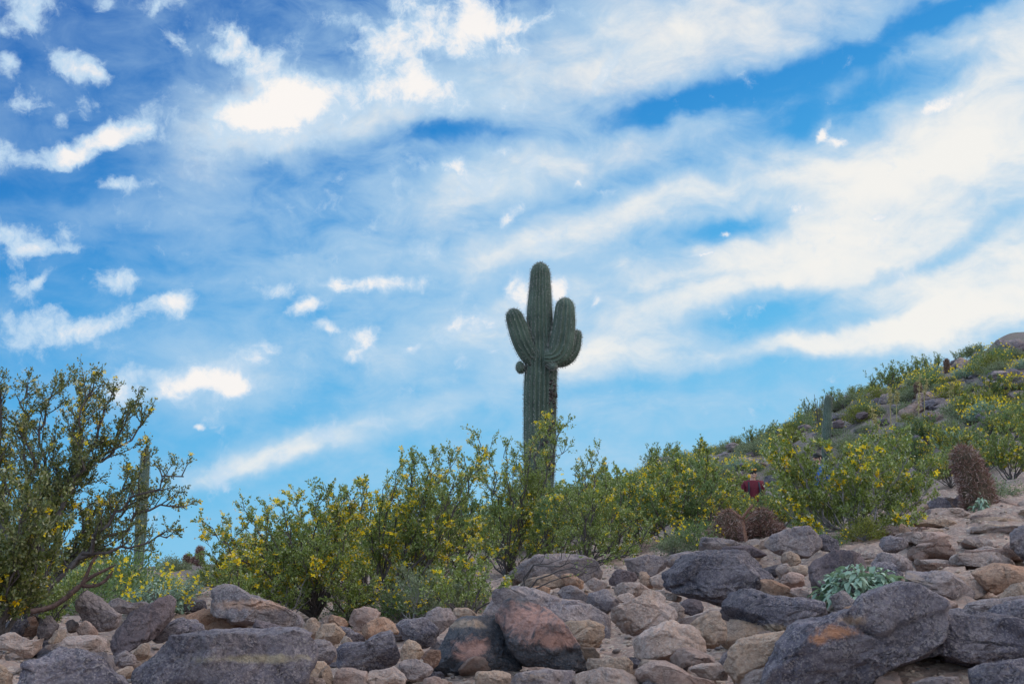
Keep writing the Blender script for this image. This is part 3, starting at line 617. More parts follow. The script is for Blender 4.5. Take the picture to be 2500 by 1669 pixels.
rock(3, [(400,1070),(430,1030),(520,1005),(490,1080),(460,1140),(415,1130)], 'grey', 'small grey stone left of the big smooth tan boulder', sub=4)
rock(3, [(700,1340),(740,1220),(770,1100),(850,950),(890,880),(940,845),(1080,828),(1240,780),(1300,722),(1380,690),(1490,650),(1600,668),(1750,738),(1830,800),(1800,950),(1680,1045),(1500,1112),(1330,1200),(1180,1340)], 'dark', 'huge dark speckled boulder at the lower right with an orange scar', 'boulder', sub=6, cuts=3, boxy=.5, D=4.9, thick=.55, edges=3,
     patch=[(2050, 1545, 46, 15, ORG), (2010, 1562, 20, 12, ORG), (2085, 1520, 28, 12, (0.4, 0.27, 0.2))])
rock(3, [(1560,800),(1640,700),(1750,735),(2000,775),(2349,828),(2540,860),(2560,1160),(2349,1110),(2150,1098),(1900,1050),(1780,1025),(1640,1050)], 'dark', 'broad dark speckled ledge overhanging a black hollow at the right edge', 'boulder', sub=6, cuts=3, boxy=.45, D=5.15, thick=.6, edges=3)
rock(3, [(1350,1240),(1500,1140),(1640,1080),(1800,1060),(1950,1080),(2130,1120),(2000,1200),(1700,1260)], 'brown', 'brown rock deep in the hollow under the broad dark ledge', D=5.5, thick=.2)
rock(3, [(1960,1190),(1985,1150),(2100,1108),(2250,1080),(2400,1078),(2500,1300),(1980,1310)], 'dark', 'dark boulder in the bottom right corner below the hollow', 'boulder', D=4.75)
rock(3, [(1580,1280),(1640,1210),(1800,1190),(1960,1182),(2010,1290)], 'grey', 'bluish grey slab on the bottom edge under the hollow', D=4.7)
rock(3, [(195,1120),(300,1100),(400,1088),(462,1150),(445,1195),(300,1180)], 'pale', 'pale angular stone near the bottom under the pyramid-shaped stone')
rock(3, [(-120,1280),(-80,1110),(0,1088),(90,1098),(230,1175),(400,1210),(470,1290)], 'pink', 'broad pinkish slab on the bottom edge, right of centre')
rock(3, [(940,640),(950,590),(962,520),(1040,440),(1130,390),(1270,398),(1380,420),(1340,520),(1250,640),(1080,668),(980,650)], 'purple', 'smooth lilac-grey boulder behind the silvery green plant', 'boulder')
rock(3, [(1330,420),(1450,393),(1560,408),(1640,458),(1630,500),(1540,502),(1400,480)], 'grey', 'grey rock top behind and right of the silvery green plant')
rock(3, [(1355,500),(1380,462),(1450,443),(1540,458),(1572,500),(1560,540),(1480,548),(1400,540)], 'dark', 'dark rounded rock touching the right side of the silvery green plant')
rock(3, [(1100,700),(1140,665),(1200,640),(1290,718),(1240,785),(1150,750)], 'grey', 'stone directly beneath the silvery green plant')
rock(3, [(1190,740),(1270,720),(1285,770),(1230,800)], 'orange', 'small orange chip under the silvery green plant', sub=4)
rock(3, [(655,620),(668,570),(700,558),(760,570),(850,610),(905,672),(800,682),(700,665)], 'orange', 'light orange cobble on top of the long dark slab')
rock(3, [(785,580),(830,520),(900,508),(952,550),(935,605),(850,612)], 'pink', 'rounded pinkish stone left of the lilac-grey boulder')
rock(3, [(840,490),(870,475),(960,468),(992,500),(962,535),(880,520)], 'tan', 'small tan wedge above the rounded pinkish stone', sub=4)
rock(3, [(770,500),(790,465),(850,460),(870,500),(820,540)], 'pale', 'small pale stone right of the big rounded dark boulder', sub=4)
rock(3, [(840,640),(900,600),(970,640),(1020,700),(960,700)], 'pink', 'pinkish slab in front of the lilac-grey boulder', D=6.9)
rock(3, [(1545,570),(1560,540),(1620,508),(1750,508),(1950,538),(2055,600),(2010,668),(1970,690),(1850,672),(1700,612)], 'grey', 'long grey outcrop on the right, above the huge dark boulders', 'boulder')
rock(3, [(1530,620),(1560,598),(1640,588),(1780,650),(1765,710),(1640,692)], 'tan', 'tan slab below the long grey outcrop')
rock(3, [(1640,490),(1700,470),(1800,455),(1970,485),(1955,518),(1700,512)], 'brown', 'thin dark plate of rock lying on the trail', thick=.3)
rock(3, [(1635,470),(1640,440),(1800,432),(2000,460),(1990,490),(1800,475)], 'pale', 'pale ledge directly above the thin dark plate', thick=.35)
rock(3, [(2020,570),(2045,495),(2150,458),(2349,478),(2430,540),(2400,590),(2290,600),(2180,635),(2080,612)], 'orange', 'rounded orange-tan boulder at the right edge', 'boulder')
rock(3, [(2180,670),(2260,600),(2349,578),(2440,620),(2410,700),(2250,705)], 'tan', 'tan rock at the right edge under the orange-tan boulder')
rock(3, [(1920,755),(1990,710),(2100,690),(2349,660),(2480,690),(2450,745),(2200,745),(2000,775)], 'grey', 'flat blue-grey slab at the right edge below the orange-tan boulder')
rock(3, [(2100,790),(2180,730),(2349,690),(2480,700),(2480,840),(2200,830)], 'dark', 'dark slab at the right edge directly above the broad overhanging ledge', D=5.7)
rock(3, [(2235,300),(2260,270),(2349,230),(2480,250),(2480,430),(2370,450),(2300,370)], 'grey', 'grey boulder with a dark underside at the right edge of the trail', 'boulder')
rock(3, [(1545,240),(1555,215),(1580,203),(1620,240),(1645,290),(1620,310),(1575,290)], 'orange', 'orange-brown pointed stone beside the trail')
rock(3, [(1425,330),(1440,300),(1500,278),(1590,308),(1595,370),(1520,392),(1440,385)], 'grey', 'mossy grey stone at the left side of the trail')
rock(3, [(2015,140),(2040,105),(2120,68),(2200,40),(2290,60),(2400,85),(2390,125),(2200,130),(2080,158)], 'pink', 'pinkish boulder with a flat shaded underside at the top right of the trail', 'boulder', D=11)
rock(3, [(1715,150),(1720,128),(1760,103),(1812,130),(1805,160),(1750,168)], 'grey', 'small grey stone left of the tall red barrel cactus', sub=4)
rock(3, [(1815,155),(1825,128),(1880,108),(2000,118),(2025,150),(1920,172)], 'pale', 'pale flat stone at the foot of the tall red barrel cactus')
rock(3, [(1720,120),(1735,80),(1800,40),(1920,48),(1960,100),(1850,122)], 'dark', 'dark rock beside the foot of the tall red barrel cactus')
rock(3, [(1880,50),(1930,20),(2000,40),(2010,100),(1930,110)], 'purple', 'purplish rock behind the foot of the tall red barrel cactus', sub=4)
rock(3, [(700,390),(705,330),(760,280),(830,248),(960,238),(1032,290),(1035,345),(960,410),(840,405)], 'grey', 'grey boulder right of the two round barrel cacti', 'boulder')
rock(3, [(255,345),(258,290),(280,273),(340,300),(480,308),(562,340),(490,365),(330,392)], 'grey', 'grey rock in front of the left round barrel cactus')
rock(3, [(555,335),(600,310),(640,303),(720,320),(710,355),(620,365)], 'pale', 'pale stone in front of the right round barrel cactus')
rock(3, [(360,410),(372,362),(450,352),(620,343),(728,392),(640,415),(450,418)], 'purple', 'low flat purplish rock above the big rounded dark boulder')
rock(3, [(795,420),(815,385),(845,373),(905,400),(925,445),(880,470),(815,455)], 'tan', 'tan cube-like stone on the trail edge by the grey boulder')
rock(3, [(50,450),(100,405),(200,385),(370,383),(400,420),(200,450),(100,480)], 'grey', 'grey slab behind the big rounded dark boulder')
rock(3, [(1510,200),(1560,150),(1700,148),(1830,162),(1820,195),(1650,215)], 'grey', 'worn grey slab set in the top of the trail')
rock(3, [(1640,410),(1690,370),(1745,400),(1720,440),(1660,440)], 'pink', 'small pink stone on the trail left of the pale ledge', sub=4)
rock(3, [(1980,385),(2020,360),(2120,350),(2225,372),(2190,410),(2060,415)], 'pale', 'flat pale stone in the middle of the trail')
rock(3, [(1735,730),(1780,690),(1835,668),(1935,728),(1860,765),(1790,765)], 'pink', 'pinkish stone wedged above the huge dark boulder', sub=4)
rock(3, [(1870,430),(1920,405),(2000,412),(2010,450),(1940,470)], 'pink', 'pink flat stone left of the orange-tan boulder', sub=4)
rock(3, [(1240,420),(1300,400),(1400,385),(1440,420),(1300,430)], 'pale', 'pale stone under the stems of the large green bush', sub=4)
rock(3, [(1020,290),(1090,270),(1160,310),(1170,370),(1090,380),(1035,350)], 'dark', 'dark rock in shadow under the large green bush')
rock(3, [(1700,250),(1770,230),(1850,250),(1840,290),(1750,295)], 'tan', 'rounded tan bump of rock on the upper trail', sub=4)
rock(3, [(2050,230),(2130,205),(2230,215),(2240,255),(2120,265)], 'tan', 'low tan hump at the upper right of the trail', sub=4)
rock(3, [(1900,330),(1960,300),(2070,310),(2080,345),(1960,352)], 'tan', 'low tan ridge across the middle of the trail', sub=4)

rl = np.random.default_rng(77)
for row, (vb, hh, u0_, u1_) in enumerate([(1240, 15, 2110, 2500), (1254, 15, 2040, 2330), (1268, 16, 2130, 2560), (1286, 18, 2060, 2420), (1304, 20, 2150, 2520), (1322, 20, 2010, 2300), (1344, 24, 2220, 2560), (1362, 24, 2190, 2420), (1388, 26, 2290, 2500), (1448, 32, 2150, 2420)]):
    u = u0_ + rl.uniform(-20, 20)
    while u < u1_:
        wd = rl.uniform(90, 210); v1 = vb + rl.uniform(-5, 5); h1 = hh * rl.uniform(.75, 1.3)
        pl = [(u, v1 - h1 * .35), (u + wd * .12, v1 - h1 * .9), (u + wd * .4, v1 - h1 * rl.uniform(.9, 1.15)), (u + wd * .75, v1 - h1 * rl.uniform(.7, 1.1)), (u + wd, v1 - h1 * .3), (u + wd * .9, v1), (u + wd * .1, v1)]
        rock(0, pl, ['pink', 'pale', 'tan', 'pale', 'pink'][rl.integers(0, 5)], 'worn pinkish-tan ledge of bare rock in the trail climbing to the right edge', 'trail_ledge', D=hit((u + wd / 2), v1, 4.4) - .12, thick=rl.uniform(.5, .9), sub=5, cuts=3, boxy=.4, slope=.1, rough=1.2, group='worn ledges of the trail on the right', cat='rock ledge')
        u += wd * rl.uniform(.8, 1.15)
# scatter: pebbles and cobbles between the boulders (copies of a few stones)
def rand_poly(rs, w_, h_, k=9):
    a = np.sort(rs.uniform(0, 2 * math.pi, k)) + 0; a = np.linspace(0, 2 * math.pi, k, endpoint=False) + rs.uniform(-.25, .25, k)
    q = rs.uniform(0.78, 1.05, k)
    return np.stack([np.cos(a) * w_ / 2 * q, np.sin(a) * h_ / 2 * q], 1)
kinds = ['tan', 'grey', 'pale', 'pink', 'dark', 'orange', 'tan', 'pale']
prot = [(kd, rock_mesh('cobble', rand_poly(rng, 1.0, rng.uniform(.45, .75)), 0.8, ROCK[kd], 900 + i, 5, 1.5, 8, .4, .3)) for i, kd in enumerate(kinds)]
cname = {'tan': 'tan', 'grey': 'grey', 'pale': 'pale', 'pink': 'pinkish', 'dark': 'dark', 'orange': 'orange-brown'}
def put_stone(i, x, y, size, label, group, name='stone'):
    kd, me = prot[i % len(prot)]
    o = link(name, me); s = size
    o.scale = (s * rng.uniform(.8, 1.3), s * rng.uniform(.8, 1.2), s * rng.uniform(.6, 1.0))
    o.rotation_euler = (rng.uniform(-.3, .3), rng.uniform(-.3, .3), rng.uniform(0, 6.28)); o.location = (x, y, gz(x, y) + s * .10)
    tag(o, label % cname[kd], 'stone', group)
zonesN = [('on the left part of the rocky slope', 0, 900), ('in the middle of the rocky slope', 900, 1600), ('on the right beside the trail', 1600, 2560)]
for i in range(150):
    u = rng.uniform(-60, 2200); r = 4.9 + 4.6 * rng.uniform(0, 1) ** 1.1
    if u < 1200 and r > 8.9: r = rng.uniform(5, 8.8)
    zn = [z_ for z_ in zonesN if u < z_[2]][0]
    p = on(u, r)
    put_stone(i, p.x, p.y, .07 + .17 * rng.uniform() ** 2, 'small %s cobble lying between the boulders ' + zn[0], 'small cobbles ' + zn[0])
# gravel
def gravel():
    n = 9000; v0, f0 = ICO[3]; v0 = v0[:42] if False else v0
    bm = bmesh.new(); bmesh.ops.create_icosphere(bm, subdivisions=1, radius=1); v0 = np.array([x.co[:] for x in bm.verts]); f0 = np.array([[q.index for q in p.verts] for p in bm.faces]); bm.free()
    VV, FF = [], []
    for i in range(n):
        u = rng.uniform(-150, 2650); r = 4.3 + 9 * rng.uniform() ** 1.2; p = on(u, r); s = .004 + .014 * rng.uniform() ** 2; s *= .7 if u > 1900 else 1
        vv = v0 * (s * rng.uniform(.6, 1.3, 3) * np.array([1.2, 1.2, .7])) * (1 + rng.uniform(-.25, .25, (len(v0), 1))); vv = vv + np.array([p.x, p.y, p.z + s * .3])
        FF.append(f0 + len(v0) * i); VV.append(vv)
    me = np_mesh('gravel', np.vstack(VV), np.vstack(FF), M['gravel'])
    tag(link('gravel', me), 'loose gravel and rubble scattered between the rocks', 'gravel', kind='stuff')
M['gravel'] = leaf_mat('gravel_mix', [(0, (0.14, 0.12, 0.12)), (0.5, (0.32, 0.24, 0.19)), (1, (0.46, 0.34, 0.27))], 0.9, 0.0, 0.2)
gravel()

# ------------------------------------------------------------------ plants
class Tubes:
    def __init__(s): s.V = []; s.F = []; s.n = 0
    def add(s, pts, radii, k=5):
        pts = np.asarray(pts, float); m = len(pts)
        tg = np.gradient(pts, axis=0); tg = unit(tg)
        ref = np.array([0.31, 0.17, 0.93]) if abs(tg[0] @ np.array([0.31, 0.17, 0.93])) < .9 else np.array([1.0, 0, 0])
        a = unit(np.cross(tg, ref)); b = np.cross(tg, a)
        th = np.linspace(0, 2 * math.pi, k, endpoint=False)
        ring = pts[:, None, :] + np.asarray(radii)[:, None, None] * (np.cos(th)[None, :, None] * a[:, None, :] + np.sin(th)[None, :, None] * b[:, None, :])
        s.V.append(ring.reshape(-1, 3)); idx = np.arange(m * k).reshape(m, k) + s.n
        i0 = idx[:-1]; i1 = idx[1:]
        s.F.append(np.stack([i0.ravel(), np.roll(i0, -1, 1).ravel(), np.roll(i1, -1, 1).ravel(), i1.ravel()], 1)); s.n += m * k
    def mesh(s, name, mat, smooth=True): return np_mesh(name, np.vstack(s.V), np.vstack(s.F), mat, smooth)
def blades(name, P0, Dv, L, W, mat, rs, fold=0.0):
    """diamond leaves: start P0, direction Dv, length L, width W"""
    n = len(P0); Dv = unit(Dv); sd_ = unit(np.cross(Dv, rs.normal(size=(n, 3))))
    L = np.broadcast_to(L, (n,))[:, None]; W = np.broadcast_to(W, (n,))[:, None]
    nr = np.cross(Dv, sd_)
    mid = P0 + Dv * L * .5
    v = np.stack([P0, mid + sd_ * W * .5 + nr * fold * L, P0 + Dv * L, mid - sd_ * W * .5 + nr * fold * L], 1).reshape(-1, 3)
    f = np.arange(n * 4).reshape(n, 4)
    return np_mesh(name, v, f, mat)
def petals(name, P0, size, mat, rs, k=4):
    n = len(P0); ax = unit(rs.normal(size=(n, 3)) + np.array([0, -0.5, 0.8])); a = unit(np.cross(ax, rs.normal(size=(n, 3)))); b = np.cross(ax, a)
    vs = []
    for j in range(k):
        th = 2 * math.pi * j / k; d = a * math.cos(th) + b * math.sin(th); e = np.cross(ax, d)
        sz = np.broadcast_to(size, (n,))[:, None]
        vs.append(np.stack([P0, P0 + d * sz * .55 + e * sz * .32 + ax * sz * .2, P0 + d * sz + ax * sz * .15, P0 + d * sz * .55 - e * sz * .32 + ax * sz * .2], 1))
    v = np.concatenate(vs, 1).reshape(-1, 3); f = np.arange(len(v)).reshape(-1, 4)
    return np_mesh(name, v, f, mat)
def rnd_dir(rs): v = rs.normal(size=3); return v / np.linalg.norm(v)
def creosote(root, limbs, seed, leafsize=.0155, dens=1.0, flowers=1.0, start=.35, mat='creosote', bark='bark', r0=.012, twigl=.085, up=.35, subl=.26, leafn=24, fside=1.0):
    """limbs: list of arrays (k,3) in the plant's own frame, from its base to each tip"""
    rs = np.random.default_rng(seed); tb = Tubes(); L0, LD = [], []; FL = []
    for lb in limbs:
        lb = np.asarray(lb, float); seg = np.linalg.norm(np.diff(lb, axis=0), axis=1); cum = np.concatenate([[0], np.cumsum(seg)]); tot = cum[-1]
        m = max(7, int(tot / .07)); tt = np.linspace(0, tot, m)
        pl = np.stack([np.interp(tt, cum, lb[:, i]) for i in range(3)], 1)
        for _ in range(2): pl[1:-1] = (pl[:-2] + pl[1:-1] * 2 + pl[2:]) / 4
        wig = rs.normal(size=(m, 3)) * .016 * min(1, tot); wig[0] = 0; pl = pl + wig
        rad = r0 * (1 - .82 * tt / tot) * min(1.2, .5 + tot * .5)
        tb.add(pl, rad, 5)
        ns = int(tot * (1 - start) / .055 * dens) + 2
        for t_ in np.linspace(start, 1, ns):
            t_ = min(.995, max(0.05, t_ + rs.normal() * .02)); s = t_ * (m - 1); i = int(s); p = pl[i] + (pl[min(i + 1, m - 1)] - pl[i]) * (s - i)
            tg = unit(pl[min(i + 1, m - 1)] - pl[max(i - 1, 0)])
            d = unit(tg * .75 + rnd_dir(rs) * .85 + np.array([0, 0, up])); ln = subl * rs.uniform(.45, 1.1) * (1.15 - t_ * .72) * min(1.3, .5 + tot * .5)
            k = 4; sp = [p]; dd = d.copy()
            for q in range(k): dd = unit(dd + rnd_dir(rs) * .22 + np.array([0, 0, .1])); sp.append(sp[-1] + dd * ln / k)
            sp = np.array(sp); tb.add(sp, np.linspace(.0032, .0012, k + 1) * min(1.5, r0 / .011), 3)
            nt = max(3, int(ln / .026))
            for q in range(nt):
                g = rs.uniform(.15, 1); s2 = g * k; j = min(int(s2), k - 1); pp = sp[j] + (sp[j + 1] - sp[j]) * (s2 - j)
                td = unit(unit(sp[j + 1] - sp[j]) * .8 + rnd_dir(rs) * .7 + np.array([0, 0, .2])); tl = twigl * rs.uniform(.5, 1.15)
                if rs.uniform() < .45: tb.add(np.array([pp, pp + td * tl]), [.0011, .0007], 3)
                nl = leafn; a = rs.uniform(.1, 1.05, nl)[:, None]
                L0.append(pp + td * tl * a + rs.normal(size=(nl, 3)) * .006); LD.append(td + rs.normal(size=(nl, 3)) * .8 + np.array([0, 0, .25]))
                if rs.uniform() < .26 * flowers * max(0.0, .5 + 2.6 * mn.noise(Vector(pp) * 3.5 + Vector((seed * 3.7, 0, 0)))) * .5: FL.append(pp + td * tl * rs.uniform(.6, 1.1))
    L0 = np.vstack(L0); LD = np.vstack(LD); n = len(L0)
    link('branches', tb.mesh('branches', M[bark]), root)
    link('leaves', blades('leaves', L0, LD, leafsize * rs.uniform(.7, 1.35, n), leafsize * rs.uniform(.42, .75, n), M[mat], rs), root)
    if len(FL) > 14:
        FL = np.array(FL)
        # blossoms sit in loose groups
        ex = FL[rs.integers(0, len(FL), int(len(FL) * .9))] + rs.normal(size=(int(len(FL) * .9), 3)) * .014
        FL = np.vstack([FL, ex])
        fo = link('flowers', petals('flowers', FL, leafsize * rs.uniform(.75, 1.35, len(FL)), M['yellow'], rs), root); fo['kind'] = 'stuff'
        ns = int(len(FL) * 1.1); SL = FL[rs.integers(0, len(FL), ns)] + rs.normal(size=(ns, 3)) * .018
        so = link('seed_heads', petals('seed_heads', SL, leafsize * .5, M['seed'], rs, 5), root); so['kind'] = 'stuff'
    return n
NL = 0
def px_bush(base, tips, label, seed, name='creosote_bush', group=None, D=None, depth=.35, cat='bush', shrink=.045, **kw):
    """base and tips read off the photo; tips may be lists of way-points"""
    global NL
    rs = np.random.default_rng(seed); u0, v0 = base
    r = D if D else hit(u0, v0, 4)
    b = on(u0, r); root = empty(name, b); limbs = []
    for tp in tips:
        if not isinstance(tp, list): tp = [tp]
        off = rs.uniform(-depth, depth); k = len(tp); L = [np.zeros(3)]
        if k == 1:
            u, v = tp[0]; mu, mv = u0 + (u - u0) * .5 + rs.normal() * 12, v0 + (v - v0) * .42 + rs.normal() * 10
            tp = [(u0 + (u - u0) * .22, v0 + (v - v0) * .16), (mu, mv), (u, v)]; k = 3
        for j, (u, v) in enumerate(tp):
            p = pt(u, v, r + off * (j + 1) / k) - b; p = p * (1 - shrink * (j + 1) / k); L.append(np.array(p[:]))
        limbs.append(np.array(L))
    NL += creosote(root, limbs, seed, **kw)
    tag(root, label, cat, group)
    return root
# big creosote at the left
px_bush((75, 1500), [
    [(100, 1430), (120, 1300), (165, 1185), (226, 1116), (199, 1074), (185, 1000), (235, 915)],
    [(100, 1430), (120, 1300), (165, 1185), (226, 1116), (262, 1108), (310, 1030), (342, 962)],
    [(126, 1407), (199, 1357), (268, 1300), (325, 1266), (400, 1215), (465, 1235)],
    [(126, 1407), (199, 1357), (268, 1290), (340, 1190), (400, 1165), (455, 1138)],
    [(126, 1407), (199, 1357), (300, 1330), (380, 1310), (435, 1292)],
    [(90, 1380), (80, 1250), (60, 1100), (55, 980), (58, 912)],
    [(40, 1400), (10, 1250), (0, 1050), (2, 905)], [(30, 1400), (-20, 1250), (-40, 1000), (-60, 900)],
    [(100, 1350), (120, 1180), (100, 1060), (110, 980), (160, 912)],
    [(120, 1250), (200, 1150), (280, 1090), (330, 1050), (365, 1000)],
    [(120, 1250), (190, 1140), (240, 1050), (270, 980), (285, 935)],
    [(120, 1250), (180, 1130), (200, 1020), (190, 960), (205, 920)],
    [(20, 1400), (-60, 1250), (-100, 1100)], [(30, 1420), (-80, 1350)], [(60, 1400), (60, 1250), (90, 1120), (30, 1000)],
    [(126, 1407), (180, 1330), (230, 1250), (330, 1170), (365, 1110)], [(126, 1407), (210, 1330), (280, 1260), (330, 1220)],
    [(60, 1400), (90, 1300), (150, 1200), (140, 1100)]],
    'tall creosote on the far left with crooked dark limbs against the sky', 11, D=8.6, r0=.019, start=.38, dens=1.35, flowers=1.4, depth=.4, leafn=21, mat='creo_olive')
px_bush((10, 1510), [(20, 1170), (100, 1190), (150, 1230), (175, 1290), (60, 1260), (0, 1290), (110, 1330), (-60, 1200), (-90, 1300), (140, 1380), (40, 1360), (-20, 1400), (60, 1210)],
        'leafy lower creosote filling the left edge in front of the tall one', 12, D=7.4, dens=1.2, flowers=2.0, start=.3, leafsize=.02, mat='creo_olive')
px_bush((120, 1510), [(60, 1430), (170, 1440), (230, 1420), (100, 1400), (20, 1440)], 'low dark green sprig at the foot of the tall left creosote', 13, D=7.7, dens=.9, flowers=.6)
# flowering row
px_bush((775, 1495), [
    [(740, 1470), (650, 1430), (592, 1395), (560, 1330), (548, 1268)], [(740, 1440), (680, 1370), (620, 1290), (598, 1225)], [(740, 1440), (680, 1370), (640, 1290), (640, 1245)],
    [(700, 1440), (600, 1370), (540, 1310), (505, 1286)], (722, 1212), (682, 1228), (765, 1200), (803, 1190), (840, 1200), (870, 1190), (905, 1185), (600, 1300), (650, 1285), (700, 1270), (750, 1300), (800, 1260), (850, 1300),
    (640, 1350), (700, 1380), (830, 1350), (560, 1390), (620, 1420), (780, 1330), (880, 1260), (740, 1360)],
    'wide creosote covered in yellow blossom behind the large grey and tan boulder', 21, D=9.0, flowers=9, depth=.45, dens=1.05)
px_bush((945, 1505), [
    (959, 1147), (1014, 1103), (1000, 1140), (1068, 1108), (1050, 1150), (1112, 1104), (1141, 1110), (1195, 1067), (1170, 1110), (900, 1230), (930, 1190), (980, 1200), (1040, 1210), (1100, 1190), (900, 1320),
    (1000, 1320), (1090, 1290), (1150, 1340), (1180, 1270), (860, 1390), (1060, 1390), (1200, 1370), (950, 1270), (980, 1390), (1150, 1420), (1130, 1230), (1230, 1330)],
    'tall creosote in bloom left of the great saguaro, tips against the sky', 22, D=9.2, flowers=6, depth=.45, dens=1.05)
px_bush((1235, 1410), [
    [(1250, 1350), (1290, 1230), (1310, 1120), (1345, 1010)], [(1250, 1350), (1290, 1230), (1340, 1120), (1385, 1085)], [(1260, 1330), (1310, 1220), (1350, 1110), (1372, 1030)], (1310, 1060), (1290, 1100),
    (1195, 1090), (1232, 1100), (1262, 1120), (1180, 1150), (1200, 1210), (1330, 1150), (1290, 1200), (1390, 1230), (1350, 1280), (1200, 1290), (1250, 1270), (1160, 1290), (1420, 1290), (1440, 1330), (1300, 1340), (1230, 1350)],
    'creosote climbing in front of the foot of the great saguaro', 23, D=11.2, flowers=3.2, depth=.5, start=.32)
px_bush((1430, 1385), [(1455, 1097), (1432, 1115), (1400, 1150), (1480, 1170), (1520, 1210), (1560, 1260), (1500, 1240), (1380, 1210), (1590, 1300), (1450, 1220), (1420, 1280), (1530, 1310), (1470, 1320), (1370, 1300), (1540, 1345), (1600, 1330)],
        'creosote just right of the great saguaro, leaning over the grey boulder', 24, D=10.8, flowers=1.4, depth=.45)
px_bush((1240, 1480), [[(1290, 1410), (1380, 1382), (1480, 1385)], [(1260, 1420), (1320, 1370), (1400, 1368), (1470, 1380)], [(1290, 1440), (1340, 1405), (1420, 1395)], [(1280, 1390), (1330, 1360), (1380, 1350)]],
        'nearly bare dark twigs arching over the big grey boulder', 25, name='bare_twigs', D=7.9, dens=.3, flowers=.3, start=.75, leafn=3, r0=.009, cat='shrub')
px_bush((1140, 1500), [(1080, 1400), (1130, 1370), (1190, 1400), (1060, 1450), (1230, 1420), (1260, 1450)], 'short sprig of yellow-dotted creosote above the long arched boulder', 26, D=8.3, flowers=1.6)
px_bush((2085, 1352), [
    [(2000, 1290), (1930, 1210), (1895, 1125), (1888, 1085)], [(2010, 1290), (1950, 1220), (1900, 1130), (1905, 1070)], [(2020, 1280), (1960, 1160), (1928, 1062)], (1958, 1090), (2022, 1100), (2080, 1075), (2140, 1060), (2190, 1052), (2225, 1100),
    (2270, 1135), (2285, 1180), (2260, 1215), (2210, 1255), (1905, 1230), (1890, 1190), (1905, 1140), (1950, 1180), (2000, 1160), (2050, 1150), (2100, 1180), (2150, 1150), (2000, 1225), (2150, 1230), (2230, 1275), (1930, 1150), (2110, 1110), (2060, 1240)],
    'large rounded green creosote with thin grey stems beside the trail', 27, D=9.6, flowers=2.8, depth=.42, start=.36, bark='greybark', mat='creosote', dens=1.35, leafsize=.019, leafn=22)

px_bush((600, 1480), [(540, 1400), (580, 1385), (640, 1400), (520, 1430), (680, 1430), (610, 1430), (560, 1440)], 'low leafy creosote sprig right behind the orange slab', 28, D=8.6, flowers=4, start=.2)
px_bush((860, 1510), [(800, 1430), (850, 1400), (900, 1410), (930, 1440), (780, 1460), (880, 1450), (830, 1380)], 'low leafy creosote sprig behind the reddish-pink rock', 29, D=8.9, flowers=3, start=.2)
px_bush((700, 1500), [(660, 1440), (700, 1400), (740, 1420), (770, 1450), (640, 1470)], 'low twiggy sprig right of the large grey and tan boulder', 30, D=8.8, flowers=2, start=.25, bark='greybark', dens=.7)
px_bush((1010, 1510), [(960, 1450), (1000, 1410), (1050, 1420), (1080, 1450), (940, 1470), (1020, 1460)], 'grey-green twiggy sprig in the shade above the middle rocks', 31, D=8.6, flowers=1, start=.25, bark='greybark', mat='bursage')
# prototypes
def dome_limbs(rs, n, h, spread=.8, lean=(0, 0)):
    L = []
    for i in range(n):
        a = rs.uniform(0, 2 * math.pi); t_ = rs.uniform(.05, 1) ** .7 * spread; ln = h * rs.uniform(.7, 1.05)
        tip = np.array([math.sin(t_) * math.cos(a) + lean[0], math.sin(t_) * math.sin(a) + lean[1], math.cos(t_)]) * ln
        L.append(np.array([[0, 0, 0], tip * np.array([.3, .3, .25]), tip * np.array([.65, .65, .6]), tip]))
    return L
protos = {}
for i in range(4):
    rs = np.random.default_rng(50 + i); root = empty('creosote_bush', (0, 0, 0))
    creosote(root, dome_limbs(rs, 17, 1.0, .95), 60 + i, leafsize=.026, dens=.75, flowers=2.6, leafn=18, mat='creo_far' if i % 2 else 'creosote'); protos['creo%d' % i] = root
for i in range(2):      # thin open bush for the skyline
    rs = np.random.default_rng(70 + i); root = empty('skyline_bush', (0, 0, 0))
    creosote(root, dome_limbs(rs, 13, .85, .8), 80 + i, leafsize=.03, dens=.6, flowers=.0, leafn=9, start=.45, r0=.014); protos['sky%d' % i] = root
def mound(seed, mat, fl=0, leaf=.05, n=2600, tall=.6):
    rs = np.random.default_rng(seed); root = empty('shrub', (0, 0, 0)); tb = Tubes(); P0 = []; Dv = []
    cl = []
    for k in range(34):
        a = rs.uniform(0, 6.283); t_ = rs.uniform(0, 1) ** .6 * 1.45; d = np.array([math.sin(t_) * math.cos(a), math.sin(t_) * math.sin(a), math.cos(t_) * tall / .5 * .55 + .06]); ln = .5 * rs.uniform(.75, 1.08)
        tip = d * ln; cl.append(tip); tb.add(np.array([[0, 0, 0], tip * .5 + [0, 0, .05], tip]), [.008, .005, .002], 3)
    cl = np.array(cl); idx = rs.integers(0, len(cl), n); al = rs.uniform(.45, 1.08, n)[:, None]
    P0 = cl[idx] * al + rs.normal(size=(n, 3)) * .055; P0[:, 2] = np.abs(P0[:, 2]); Dv = unit(cl[idx]) + rs.normal(size=(n, 3)) * .7 + np.array([0, 0, .3])
    link('branches', tb.mesh('branches', M['greybark']), root)
    link('leaves', blades('leaves', P0, Dv, leaf * rs.uniform(.6, 1.3, n), leaf * rs.uniform(.3, .6, n), M[mat], rs), root)
    if fl:
        idx = rs.integers(0, len(cl), fl); q = cl[idx] * rs.uniform(1.05, 1.3, fl)[:, None] + rs.normal(size=(fl, 3)) * .05; q[:, 2] = np.abs(q[:, 2]) + .04
        fo = link('flowers', petals('flowers', q, .03 * rs.uniform(.7, 1.2, fl), M['yellow'], rs, 5), root); fo['kind'] = 'stuff'
    return root
